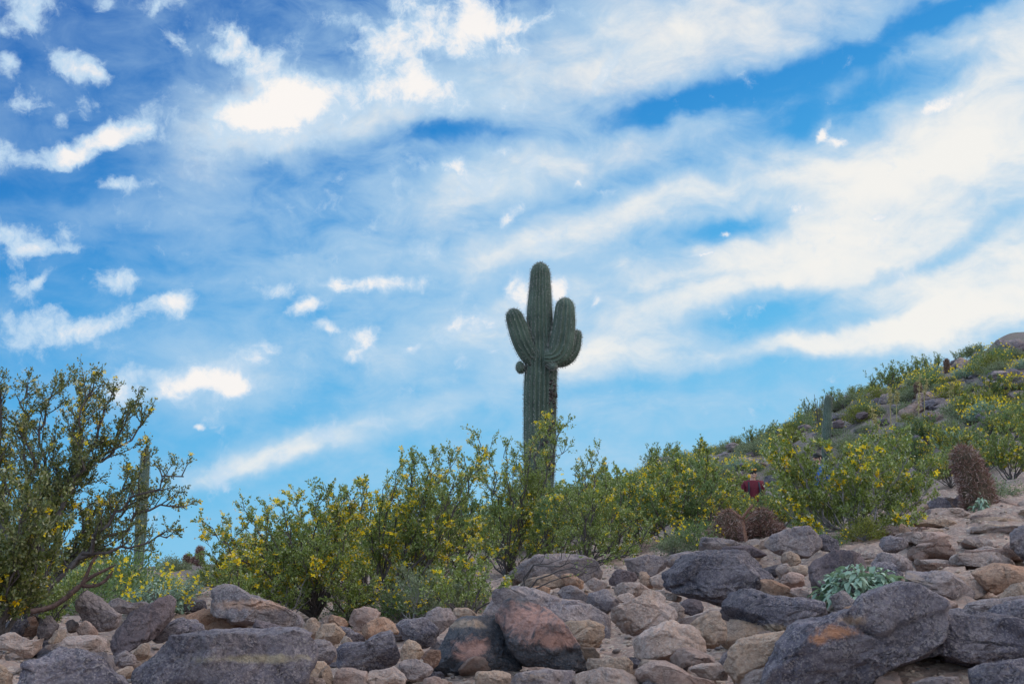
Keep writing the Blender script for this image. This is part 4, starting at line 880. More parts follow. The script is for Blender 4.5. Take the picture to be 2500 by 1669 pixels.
protos['burs0'] = mound(1, 'bursage'); protos['burs1'] = mound(2, 'bursage', 0, .04, 3000, .7); protos['olive0'] = mound(3, 'olive', 0, .045, 2800, .8)
protos['brit0'] = mound(4, 'brittle', 150, .05, 2400); protos['brit1'] = mound(5, 'olive', 110, .045, 2400); protos['green0'] = mound(6, 'creo_far', 60, .04, 3000, .9)
used = set()
def place(pr, p, s, label, group, cat='shrub', sz=None, name=None):
    src = protos[pr]
    if pr in used: o = copy_tree(src)
    else: o = src; used.add(pr)
    if name: o.name = name
    o.location = p; o.rotation_euler = (0, 0, rng.uniform(0, 6.28)); o.scale = (s, s, sz or s)
    tag(o, label, cat, group); return o
# mid-distance creosotes (u, r, height)
MID = [(1560, 12.5, 0.74), (1640, 12, 0.68), (1700, 13, 0.76), (1500, 14.5, 0.81), (1590, 16, 0.72), (1680, 17, 0.68), (1760, 15.5, 0.59), (1450, 18, 0.68), (1530, 20, 0.76), (1620, 22, 0.76), (1720, 21, 0.79), (1790, 19, 0.62),
       (1850, 22, 0.62), (1900, 19, 0.59), (1820, 25, 0.53), (1940, 24, 0.56), (1390, 17, 0.61), (1120, 12.5, 0.77), (1040, 12, 0.64), (960, 12.5, 0.68), (1230, 14, 0.73), (700, 11.5, 0.55), (600, 12, 0.45), (830, 11.5, 0.64), (590, 10, 0.51), (1330, 13.5, 0.67), (1842, 20, .54), (1800, 17, .5), (1880, 17, .6), (1480, 12, .7), (1340, 15.5, .75), (660, 10.6, .6), (880, 10.8, .75), (900, 12, .85)]
for i, (u, r, h) in enumerate(MID):
    if u < 1300: lb, gp = 'green creosote partly hidden behind the flowering row', 'creosotes behind the flowering row'
    else: lb, gp = 'dense green creosote in the thicket right of the great saguaro', 'creosotes of the thicket right of the great saguaro'
    place('creo%d' % (i % 4), on(u, r), h, lb, gp, 'bush')
RT = [(2330, 15, 0.46), (2410, 16, 0.56), (2480, 14, 0.53), (2260, 19, 0.59), (2340, 22, 0.59), (2430, 24, 0.66), (2200, 22, 0.59), (2130, 21, 0.56), (2500, 21, 0.59), (2290, 28, 0.66), (2380, 31, 0.73), (2460, 33, 0.73), (2190, 29, 0.59), (2550, 28, 0.66), (2550, 17, 0.59), (2080, 24, 0.53),
      (2230, 15, 0.40), (2040, 19, 0.49), (2160, 16, 0.46)]
for i, (u, r, h) in enumerate(RT):
    place('creo%d' % ((i * 3) % 4), on(u, r), h, 'yellow-flecked creosote on the slope above and behind the tall red barrel cactus', 'creosotes on the slope above the tall red barrel cactus', 'bush')
# skyline bushes: (u, height px)
SKY = [(1465, 44, 60), (1495, 55, 60), (1520, 60, 60), (1550, 46, 58), (1600, 85, 56), (1625, 72, 60), (1650, 52, 60), (1690, 44, 60), (1715, 40, 58), (1740, 30, 60), (1770, 42, 60), (1800, 36, 60), (1845, 58, 60), (1870, 62, 60), (1895, 50, 61), (1930, 34, 60), (1965, 46, 60), (1990, 58, 61), (2050, 66, 62), (2075, 56, 61), (2100, 34, 62),
       (2130, 40, 62), (2150, 44, 62), (2180, 78, 62), (2205, 80, 61), (2235, 72, 62), (2262, 70, 61), (2290, 60, 62), (2315, 50, 62), (2372, 40, 62), (2400, 34, 63), (2425, 30, 63), (1430, 45, 44), (1480, 40, 50)]
for i, (u, hp, r) in enumerate(SKY):
    place('sky%d' % (i % 2), on(u, r), hp * r / F * 1.0, 'thin open bush standing dark on the skyline of the right-hand ridge', 'open bushes along the ridge skyline', 'bush', name='skyline_bush')
# low shrubs across the hillside
hs = 0
for i in range(900):
    if hs >= 280: break
    
    u = rng.uniform(1380, 2580); r = 24 + 42 * rng.uniform() ** .75
    if 1780 < u < 2060 and r < 32: continue
    ridge = r > 45
    if (2315 < u < 2362 and r > 50) or (u > 2425 and r > 51): continue
    pr = rng.choice(['burs0', 'burs1', 'olive0', 'green0', 'brit0', 'brit1'], p=[.32, .28, .2, .14, .03, .03] if u < 2300 else [.24, .2, .14, .08, .2, .14])
    s = rng.uniform(.6, 1.25); p = on(u, r); hs += 1
    nm = {'burs': ('grey-green', 'grey_green_shrub'), 'oliv': ('olive', 'olive_shrub'), 'gree': ('dark green', 'green_shrub'), 'brit': ('yellow-topped', 'flowering_shrub')}[pr[:4]]
    wh = 'near the crest of the right-hand hill' if ridge else 'on the lower slope of the right-hand hill'
    place(pr, p, s, 'low %s shrub %s' % (nm[0], wh), 'low %s shrubs %s' % (nm[0], wh), name=nm[1])
for i in range(230):
    u = rng.uniform(1450, 2560); r = 26 + 38 * rng.uniform() ** .8; p = on(u, r)
    if (1780 < u < 2060 and r < 33) or (2315 < u < 2362 and r > 50): continue
    put_stone([4, 1, 4, 4, 3][i % 5], p.x, p.y, rng.uniform(.25, .95), '%s rock showing between the shrubs of the right-hand hill', 'rocks between the shrubs of the right-hand hill', 'hillside_rock')
# low growth on the left crest and between
for (u, r, s, pr, lb, gp) in [
    (390, 9.6, .42, 'brit0', 'yellow-flowering brittlebush glowing behind the silvery mound on the left', None), (440, 12, .45, 'brit0', 'yellow-topped shrub on the left slope below the distant barrel cacti', 'yellow-topped shrubs on the left slope'),
    (370, 13, .5, 'brit0', 'yellow-topped shrub on the left slope below the distant barrel cacti', 'yellow-topped shrubs on the left slope'),
    (500, 14, .42, 'burs0', 'grey-green shrub on the left crest under the distant barrel cacti', 'grey-green shrubs on the left crest'), (560, 17, .5, 'burs1', 'grey-green shrub on the left crest under the distant barrel cacti', 'grey-green shrubs on the left crest'),
    (420, 18, .5, 'burs0', 'grey-green shrub on the left crest under the distant barrel cacti', 'grey-green shrubs on the left crest'), (620, 15, .6, 'burs1', 'grey-green shrub on the left crest under the distant barrel cacti', 'grey-green shrubs on the left crest'),
    (300, 12, .8, 'green0', 'dark green shrub under the tall left creosote', 'dark green shrubs under the left creosote'), (220, 10.5, .7, 'green0', 'dark green shrub under the tall left creosote', 'dark green shrubs under the left creosote'),
    (250, 15, .9, 'burs0', 'pale shrub seen through the branches of the tall left creosote', 'pale shrubs seen through the left creosote'), (150, 14, 1.0, 'burs1', 'pale shrub seen through the branches of the tall left creosote', 'pale shrubs seen through the left creosote'), (40, 12, 1.0, 'burs0', 'pale shrub seen through the branches of the tall left creosote', 'pale shrubs seen through the left creosote'),
    (1050, 9.0, .55, 'burs1', 'silvery-grey shrub in shadow under the middle creosote', 'silvery shrubs under the middle creosote'), (1120, 9.0, .5, 'burs0', 'silvery-grey shrub in shadow under the middle creosote', 'silvery shrubs under the middle creosote'), (985, 8.8, .4, 'green0', 'dark leafy shrub at the shaded foot of the middle creosote', None),
    (870, 8.9, .4, 'burs1', 'small grey shrub between the stems of the flowering creosotes', None), (1690, 10.3, .4, 'green0', 'green tuft left of the two round barrel cacti', None), (1640, 10.2, .35, 'burs1', 'small grey-green tuft above the grey slabs, right of centre', None),
    (2110, 9.2, .3, 'olive0', 'olive tuft of grass at the base of the grey-stemmed bush', None), (2020, 9.1, .28, 'green0', 'small green tuft by the shadowed dark rock', None), (2440, 12, .5, 'burs1', 'grey-green shrub right of the pinkish boulder at the top of the trail', None),
    (1300, 16, 1.0, 'burs0', 'grey-green shrub around the base of the great saguaro', 'shrubs around the base of the great saguaro'), (1380, 19, 1.1, 'green0', 'dark green shrub around the base of the great saguaro', 'shrubs around the base of the great saguaro'), (1240, 20, 1.0, 'green0', 'dark green shrub around the base of the great saguaro', 'shrubs around the base of the great saguaro'),
    (900, 16, 1.0, 'green0', 'dark green shrub filling gaps behind the flowering row', 'dark green shrubs behind the flowering row'), (1000, 17, 1.1, 'burs1', 'grey-green shrub filling gaps behind the flowering row', 'grey-green shrubs behind the flowering row'), (1130, 18, 1.2, 'burs0', 'grey-green shrub filling gaps behind the flowering row', 'grey-green shrubs behind the flowering row'), (760, 14, 1.0, 'burs1', 'grey-green shrub filling gaps behind the flowering row', 'grey-green shrubs behind the flowering row')]:
    place(pr, on(u, r), s, lb, gp)

# silvery leafy plants with broad leaves
def broad_plant(name, base, rx, h, n, leaf, label, seed, D=None, mat='brittle', narrow=.5, droop=.5):
    rs = np.random.default_rng(seed); u, v = base; r = D or hit(u, v, 4); b = on(u, r); root = empty(name, b)
    Vs, Fs = [], []; tb = Tubes(); k = 0
    for i in range(n):
        a = rs.uniform(0, 6.283); t_ = rs.uniform(0, 1) ** .55 * 1.5
        q = rs.uniform(.62, 1.0); p = np.array([math.sin(t_) * math.cos(a) * rx, math.sin(t_) * math.sin(a) * rx, (math.cos(t_) * .95 + .08) * h]) * q
        d = unit(p * np.array([1, 1, .6]) + rs.normal(size=3) * .03 + np.array([0, 0, -droop * .1])); d = unit(d + rs.normal(size=3) * .55); L = leaf * rs.uniform(.6, 1.15); W = L * narrow
        s_ = unit(np.cross(d, np.array([0, 0, 1.0]) + rs.normal(size=3) * .25)); nn = np.cross(s_, d)
        pts = [p]; prof = [(0.0, .0), (.18, .62), (.42, 1.0), (.7, .72), (1.0, 0.0)]
        rows = []
        for (t2, wv) in prof:
            cpt = p + d * L * t2 - np.array([0, 0, 1]) * droop * L * t2 * t2
            rows.append([cpt - s_ * W * .5 * wv + nn * W * .18 * wv, cpt, cpt + s_ * W * .5 * wv + nn * W * .18 * wv])
        Vs.append(np.array(rows).reshape(-1, 3)); 
        for j in range(4):
            o = k + j * 3; Fs += [[o, o + 1, o + 4, o + 3], [o + 1, o + 2, o + 5, o + 4]]
        k += 15
        if i % 6 == 0: tb.add(np.array([[0, 0, 0], p * .5 + [0, 0, .02], p]), [.004, .003, .002], 3)
    link('stems', tb.mesh('stems', M['greybark']), root)
    link('leaves', np_mesh('leaves', np.vstack(Vs), np.array(Fs), M[mat], True), root)
    tag(root, label, 'plant'); return root
broad_plant('brittlebush', (2095, 1466), .20, .165, 560, .058, 'silvery green brittlebush with broad pointed leaves growing among the boulders', 5, D=6.55)
broad_plant('brittlebush', (395, 1475), .25, .21, 800, .032, 'low silvery green mound behind the dark wedge-shaped boulder', 6, D=9.6)
broad_plant('sprout', (2400, 1240), .06, .12, 70, .04, 'pale green sprout in front of the tall red barrel cactus', 8, D=10.6)
broad_plant('sprout', (1690, 1470), .07, .05, 90, .03, 'small bright green sprouts under the big rounded dark boulder', 9, D=6.6, mat='green' if 'green' in M else 'creo_far')
broad_plant('sprout', (1735, 1480), .06, .05, 80, .028, 'green seedlings beside the small purple-grey stone', 10, D=6.5, mat='creo_far')
broad_plant('sprout', (2265, 1328), .06, .05, 70, .028, 'tiny weed growing on the left side of the trail', 14, D=8.4, mat='brittle')

# ------------------------------------------------------------------ cacti
def ribbed(path, radii, ribs, depth, cap=6, seg=4):
    """swept ribbed column with a rounded top; path (n,3)"""
    path = np.asarray(path, float); radii = np.asarray(radii, float)
    seglen = np.concatenate([[0], np.cumsum(np.linalg.norm(np.diff(path, axis=0), axis=1))]); n = max(24, int(seglen[-1] / .035))
    tt = np.linspace(0, seglen[-1], n); pl = np.stack([np.interp(tt, seglen, path[:, i]) for i in range(3)], 1); rr = np.interp(tt, seglen, radii)
    for _ in range(6): pl[1:-1] = (pl[:-2] + 2 * pl[1:-1] + pl[2:]) / 4; rr[1:-1] = (rr[:-2] + 2 * rr[1:-1] + rr[2:]) / 4
    tg = unit(np.gradient(pl, axis=0)); 
    # cap: the last radii follow a circle
    endr = rr[-1]; topd = tg[-1]
    cp = [pl[-1] + topd * endr * 1.15 * math.sin(a) for a in np.linspace(0.15, math.pi / 2, cap)]; cr_ = [endr * max(math.cos(a), .02) for a in np.linspace(0.15, math.pi / 2, cap)]
    pl = np.vstack([pl, cp]); rr = np.concatenate([rr, cr_]); tg = np.vstack([tg, np.tile(topd, (cap, 1))])
    a = None; A_ = []
    ref = np.array([0, 1.0, 0]); a = unit(np.cross(tg[0], ref)) if abs(tg[0] @ ref) < .95 else np.array([1.0, 0, 0])
    for t_ in tg: a = a - t_ * (a @ t_); a = a / np.linalg.norm(a); A_.append(a.copy())
    A_ = np.array(A_); B_ = np.cross(tg, A_); k = ribs * seg; th = np.linspace(0, 2 * math.pi, k, endpoint=False)
    mod = 1 - depth * (.5 - .5 * np.cos(th * ribs)) ** .8
    ring = pl[:, None] + (rr[:, None] * mod[None])[:, :, None] * (np.cos(th)[None, :, None] * A_[:, None] + np.sin(th)[None, :, None] * B_[:, None])
    m = len(pl); idx = np.arange(m * k).reshape(m, k); i0 = idx[:-1]; i1 = idx[1:]
    f = np.stack([i0.ravel(), np.roll(i0, -1, 1).ravel(), np.roll(i1, -1, 1).ravel(), i1.ravel()], 1)
    crest = ring[:, ::seg, :].reshape(-1, 3); cn = unit(ring[:, ::seg, :] - pl[:, None]).reshape(-1, 3)
    return ring.reshape(-1, 3), f, crest, cn
def spines(crest, cn, rs, per=3, L=.03, W=.003, spread=.7, keep=1.0):
    m = rs.uniform(size=len(crest)) < keep; c = np.repeat(crest[m], per, 0); d = np.repeat(cn[m], per, 0) + rs.normal(size=(m.sum() * per, 3)) * spread
    return c, d
def column(parent, name, path, radii, ribs, depth, rs, skin='saguaro', sp='spine', L=.035, W=.0035, per=3, spread=.6, keep=1.0):
    v, f, cr_, cn = ribbed(path, radii, ribs, depth)
    o = link(name, np_mesh(name, v, f, M[skin], True), parent)
    c, d = spines(cr_, cn, rs, per, L, W, spread, keep)
    link('spines', blades('spines', c, d, L * rs.uniform(.6, 1.2, len(c)), W, M[sp], rs), o)
    return o
rs = np.random.default_rng(5)
SD = 24.0; sb = on(1312, SD); sag = empty('saguaro', sb)
def sp_(u, v, dy=0): p = pt(u, v, SD + dy) - sb; return np.array(p[:])
pxm = SD / F * 1.0
def zz(x, y): return (1100 + x * .3827, 620 + y * .3827)
column(sag, 'trunk', [np.array([0, 0, -.1]), sp_(1316, 1190), sp_(1318, 1080), sp_(1319, 960), sp_(1321, 890), sp_(1319, 820), sp_(1317.5, 755), sp_(1319, 700), sp_(1319, 668)], [34 * pxm, 36 * pxm, 40 * pxm, 41 * pxm, 40 * pxm, 35 * pxm, 31.5 * pxm, 27 * pxm, 24.5 * pxm], 21, .24, rs, L=.04, W=.006, per=4)
l = [zz(570, 690), zz(525, 668), zz(490, 620), zz(452, 540), zz(424, 450), zz(410, 412)]
column(sag, 'arm', [sp_(*p, -.05 - .16 * i / 5) for i, p in enumerate(l)], [22 * pxm, 25 * pxm, 26.5 * pxm, 26 * pxm, 25 * pxm, 22.5 * pxm], 14, .27, rs, L=.04, W=.006, per=4)
l = [zz(600, 660), zz(650, 665), zz(690, 640), zz(712, 560), zz(725, 440), zz(729, 350)]
column(sag, 'arm', [sp_(*p, -.22) for p in l], [20 * pxm, 26 * pxm, 31 * pxm, 31 * pxm, 28 * pxm, 24.5 * pxm], 14, .27, rs, L=.04, W=.006, per=4)
l = [zz(650, 670), zz(700, 675), zz(745, 655), zz(785, 600), zz(803, 525)]
column(sag, 'arm', [sp_(*p, -.02) for p in l], [19 * pxm, 21 * pxm, 21 * pxm, 18 * pxm, 13.5 * pxm], 12, .27, rs, L=.04, W=.006, per=4)
column(sag, 'bud', [sp_(*zz(462, 742), -.05), sp_(*zz(447, 733), -.1), sp_(*zz(444, 716), -.1)], [8 * pxm, 12 * pxm, 11 * pxm], 11, .2, rs, L=.025)
column(sag, 'bud', [sp_(*zz(620, 690), -.2), sp_(*zz(650, 712), -.3), sp_(*zz(658, 716), -.34)], [9 * pxm, 11 * pxm, 9 * pxm], 11, .2, rs, L=.025)
# scars on the right flank
sc_v, sc_f, k = [], [], 0; v0, f0 = ICO[3]
for (x, y, s) in [(655, 860, 14), (640, 885, 16), (668, 895, 12), (650, 930, 13), (625, 950, 10), (668, 975, 10), (600, 1218, 12), (590, 1212, 9), (625, 1345, 11), (640, 1370, 9), (622, 1415, 8), (650, 1400, 10), (660, 1080, 9), (655, 1140, 10), (645, 1290, 9), (660, 1340, 10), (633, 862, 9)] + [(rs.uniform(628, 672), rs.uniform(800, 1020), rs.uniform(5, 12)) for _ in range(26)] + [(rs.uniform(600, 655), rs.uniform(1040, 1440), rs.uniform(5, 11)) for _ in range(26)]:
    u_, v_ = zz(x, y); ofs = (u_ - 1318) * pxm; rr_ = 40 * pxm; dy = -math.sqrt(max(rr_ ** 2 - ofs ** 2, .002)) + .02
    pw = v0 * (s * .3827 * pxm) * np.array([1, .8, 1.2]) * (1 + rs.uniform(-.22, .22, (len(v0), 1)))
    link('scar', np_mesh('scar', pw, f0, M['scar']), sag, sp_(u_, v_, dy))
tag(sag, 'great saguaro with two arms and a side lobe towering over the bushes in the centre', 'cactus')
def small_saguaro(u, r, top_v, hw, label, lean=0.0, seed=3):
    rs = np.random.default_rng(seed); b = on(u, r); root = empty('saguaro', b); tp = pt(u + lean, top_v + hw, r) - b; pm = r / F
    t3 = np.array(tp[:]); column(root, 'trunk', [np.array([0, 0, -.1]), t3 * .4 + [0, 0, 0], t3 * .8, t3], [hw * pm * .85, hw * pm * 1.08, hw * pm, hw * pm * .85], 16, .15, rs, L=.035, W=.006)
    tag(root, label, 'cactus')
small_saguaro(342, 34, 1097, 12.5, 'slender saguaro seen through the branches of the left creosote', 13)
small_saguaro(2022, 43, 964, 10, 'slender single saguaro rising from the right-hand slope', 0, 4)
small_saguaro(212, 30, 1235, 9, 'short saguaro stub behind the left creosote, left of the slender one', 6, 6)
small_saguaro(240, 30.5, 1240, 8, 'short saguaro stub nearest the slender saguaro on the left', 2, 8)
def barrel(u, base_v, w_px, top_v, label, D=None, seed=3, lean=0.0, ribs=20, per=6, L=.045, rf=1.0):
    r = D or hit(u, base_v, 4); rs = np.random.default_rng(seed); b = on(u, r); root = empty('barrel_cactus', b); pm = r / F
    zt = (pt(u, top_v, r) - b).z; R_ = w_px / 2 * pm; body = max(zt - R_ * 1.1, zt * .3)
    hz = zt; n = 26; path, rad = [], []
    for q in np.linspace(0, 1, n):
        zq = -0.03 + (hz * .86) * q; path.append([lean * pm * q * q, 0, zq]); 
        if hz > R_ * 2.6: rad.append(R_ * (1.0 - .1 * abs(q - .35) - .18 * max(0, q - .5)) )
        else: rad.append(R_ * math.sqrt(max(.12, 1 - ((q - .42) / .72) ** 2)))
    column(root, 'body', path, rad, ribs, .16, rs, 'barrel', 'redspine', L=L, W=L * .1, per=per, spread=.75, keep=.9)
    tag(root, label, 'cactus'); return root
barrel(1778, 1322, 96, 1262, 'left one of the two round reddish barrel cacti above the rocks', D=10.6, seed=21, L=.05)
barrel(1862, 1320, 94, 1260, 'right one of the two round reddish barrel cacti above the rocks', D=10.3, seed=22, L=.05)
barrel(2400, 1240, 70, 1092, 'tall leaning reddish barrel cactus at the top right of the trail', D=10.9, seed=23, lean=-30, L=.05)
barrel(490, 1372, 15, 1330, 'tallest distant barrel cactus standing on the left crest', D=21, seed=24, L=.045, per=4)
barrel(459, 1372, 12, 1350, 'small round barrel cactus left of the tall one on the left crest', D=21.3, seed=25, L=.045, per=4)
barrel(477, 1372, 10, 1358, 'low barrel cactus between the other two on the left crest', D=22.5, seed=26, L=.045, per=4)
barrel(2338, 905, 12.5, 874, 'dark barrel cactus alone on the ridge skyline', D=57, seed=27, L=.07, per=4)
barrel(2262, 955, 17, 933, 'rounded barrel cactus below the skyline bushes', D=48, seed=28, L=.07, per=4)
barrel(2392, 940, 17, 918, 'barrel cactus left of the dark rocks near the ridge', D=50, seed=29, L=.07, per=4)
barrel(2482, 925, 24, 897, 'reddish barrel cactus beside the dark rocks near the ridge', D=50, seed=30, L=.07, per=4)
barrel(2506, 1060, 28, 1032, 'small pinkish barrel cactus cut off by the right edge', D=24, seed=31, L=.05, per=4)

# dead branching cholla at left and the dry stalks by the barrels
def stick(name, pls, radii, D, label, mat, cat, seed, fuzz=True, k=7):
    rs = np.random.default_rng(seed); b = pt(*pls[0][0], D); root = empty(name, b); tb = Tubes(); P0 = []; Dv = []
    for pl, (ra, rb) in zip(pls, radii):
        q = np.array([(pt(u, v, D) - b)[:] for u, v in pl]); cum = np.concatenate([[0], np.cumsum(np.linalg.norm(np.diff(q, axis=0), axis=1))]); m = max(8, int(cum[-1] / .02)); tt = np.linspace(0, cum[-1], m)
        q = np.stack([np.interp(tt, cum, q[:, i]) for i in range(3)], 1)
        for _ in range(3): q[1:-1] = (q[:-2] + 2 * q[1:-1] + q[2:]) / 4
        rr = np.linspace(ra, rb, m) * (1 + rs.uniform(-.12, .12, m)); rr[-1] *= .4; tb.add(q, rr, k)
        if fuzz:
            i = rs.integers(0, m, m * 22); d = rnd = rs.normal(size=(len(i), 3)); P0.append(q[i] + unit(d) * rr[i][:, None] * .9); Dv.append(d)
    link('stem', tb.mesh('stem', M[mat]), root)
    if fuzz: P0 = np.vstack(P0); link('spines', blades('spines', P0, np.vstack(Dv), .014, .0022, M['darkbrown'] if mat == 'darkbrown' else M['redspine'], rs), root)
    tag(root, label, cat); return root
stick('cholla', [[(75, 1492), (130, 1482), (165, 1455), (200, 1425)], [(200, 1425), (215, 1400), (222, 1370), (238, 1355)], [(200, 1425), (222, 1405), (250, 1395), (282, 1378)], [(200, 1428), (230, 1434), (258, 1420), (276, 1392)]],
      [(.013, .012), (.010, .006), (.010, .006), (.010, .006)], 7.2, 'bare brown cholla branch forking like an antler above the left rocks', 'darkbrown', 'cactus', 41)
stick('dry_stalk', [[(1822, 1322), (1815, 1285), (1812, 1265)], [(1812, 1265), (1798, 1255), (1780, 1240)], [(1812, 1265), (1822, 1250), (1838, 1232)], [(1814, 1272), (1830, 1262), (1845, 1255)], [(1814, 1272), (1805, 1262), (1795, 1262)]],
      [(.012, .010), (.008, .003), (.012, .008), (.006, .003), (.006, .003)], 10.1, 'dry rust-coloured stalk between the two round barrel cacti', 'deadred', 'plant', 42)
# yellow flower spikes on the hill
for i, (u, v0_, v1_, ln, D_) in enumerate([(2140, 1045, 997, -12, 30), (2173, 985, 948, 0, 40), (2188, 985, 955, 3, 40), (2243, 1000, 912, 2, 38), (2256, 962, 925, 8, 40), (2318, 965, 935, 10, 40), (2330, 1010, 985, 2, 35)]):
    rs = np.random.default_rng(200 + i); b = pt(u, v0_ + 25, D_); gzb = gz(b.x, b.y); b.z = gzb; root = empty('flower_spike', b); top = pt(u + ln, v1_, D_) - b; mid = pt(u, v0_, D_) - b
    tb = Tubes(); tb.add(np.array([[0, 0, -.05], mid[:], top[:]]), [.014, .012, .006], 4); link('stem', tb.mesh('stem', M['drygrass']), root)
    n = 160; a = rs.uniform(0, 1, n)[:, None]; q = np.array(mid[:]) * (1 - a) + np.array(top[:]) * a + rs.normal(size=(n, 3)) * .03
    link('flowers', blades('flowers', q, rs.normal(size=(n, 3)), .05, .03, M['drygrass'], rs), root)['kind'] = 'stuff'
    tag(root, ['thin leaning yellow stalk right of the slender saguaro', 'left one of a close pair of short yellow stalks on the slope', 'right one of a close pair of short yellow stalks on the slope', 'tallest yellow flower stalk below the skyline bushes', 'yellow stalk touching the rounded barrel cactus on the slope', 'leaning yellow stalk under the skyline barrel cactus', 'short yellow stalk above the tall red barrel cactus'][i], 'plant', 'yellow flower stalks on the hill')
# ocotillo left of the slender saguaro
rs = np.random.default_rng(9); b = on(2010, 52); root = empty('ocotillo', b); tb = Tubes()
for (u, v) in [(1988, 962), (1995, 975), (2002, 970), (1992, 985), (2010, 965), (2040, 955), (2026, 955), (1984, 995)]:
    p = np.array((pt(u, v, 52) - b)[:]); tb.add(np.array([[0, 0, 0], p * .5 + [0, 0, .1], p]), [.016, .012, .007], 4)
link('canes', tb.mesh('canes', M['bark']), root); tag(root, 'thin-caned ocotillo fanning out behind the slender saguaro on the slope', 'plant')
# ridge boulders, top right, and dark outcrops on the slope
rock(0, [(2432,884),(2436,858),(2450,852),(2470,856),(2482,872),(2475,890),(2450,895)], 'purple', 'left dark boulder of the pile on the top right ridge', 'boulder', D=57, sub=4)
rock(0, [(2455,870),(2464,845),(2480,834),(2500,836),(2518,850),(2515,880),(2490,884),(2470,876)], 'purple', 'highest dark boulder of the pile on the top right ridge', 'boulder', D=58, sub=5, rough=1.8)
rock(0, [(2455,895),(2475,875),(2500,868),(2530,875),(2530,905),(2480,905)], 'dark', 'lower front boulder of the pile on the top right ridge', 'boulder', D=55, sub=4)
rock(0, [(2430,940),(2445,918),(2462,908),(2480,928),(2476,940),(2450,946)], 'purple', 'dark pyramid rock left of the reddish barrel cactus near the ridge', 'boulder', D=49, sub=4)
rock(0, [(2085,1020),(2092,1008),(2110,1002),(2122,1010),(2118,1020),(2100,1024)], 'purple', 'flat dark overhanging rock on the slope right of the slender saguaro', D=44, sub=4)
rock(0, [(2032,1045),(2035,1028),(2050,1022),(2062,1032),(2060,1044)], 'purple', 'dark rock beside the foot of the slender saguaro', D=42, sub=4)
rock(0, [(2106,985),(2110,965),(2125,952),(2148,948),(2170,955),(2175,975),(2150,985),(2125,990)], 'purple', 'broad dark outcrop just under the skyline right of the slender saguaro', 'boulder', D=55, sub=4)
rock(0, [(2185,955),(2195,940),(2215,935),(2225,948),(2215,960)], 'purple', 'purplish outcrop under the tallest skyline bushes', D=55, sub=4)
rock(0, [(2345,905),(2355,892),(2378,888),(2395,897),(2390,908)], 'dark', 'flat rock behind the skyline barrel cactus', D=58, sub=4)

# ------------------------------------------------------------------ people
def skin_mesh(name, chains, mat, sub=1):
    """chains: list of (points, radii); a chain may start at an index of another: points are merged when equal"""
    bm = bmesh.new(); lay = bm.verts.layers.skin.verify(); seen = {}; first = None
    for pts_, rad in chains:
        prev = None
        for p, r_ in zip(pts_, rad):
            key = tuple(round(c_, 4) for c_ in p)
            if key not in seen:
                vtx = bm.verts.new(p); vtx[lay].radius = (r_, r_) if not isinstance(r_, tuple) else r_; seen[key] = vtx
                if first is None: vtx[lay].use_root = True; first = vtx
            vtx = seen[key]
            if prev is not None and prev is not vtx and bm.edges.get((prev, vtx)) is None: bm.edges.new((prev, vtx))
            prev = vtx
    me = bpy.data.meshes.new(name); bm.to_mesh(me); bm.free()
    o = bpy.data.objects.new(name, me); C.objects.link(o)
    o.modifiers.new('skin', 'SKIN').use_smooth_shade = True
    s_ = o.modifiers.new('sub', 'SUBSURF'); s_.levels = sub; s_.render_levels = sub
    dg = bpy.context.evaluated_depsgraph_get(); me2 = bpy.data.meshes.new_from_object(o.evaluated_get(dg)); bpy.data.objects.remove(o)
    me2.materials.clear(); me2.materials.append(mat); me2.name = name
    return me2
def ellip(name, c, r, mat, parent, sub=3, fn=None):
    v, f = ICO[sub]; v = v.copy()
    if fn: v = fn(v)
    return link(name, np_mesh(name, v * np.array(r) + np.array(c), f, mat, True), parent)
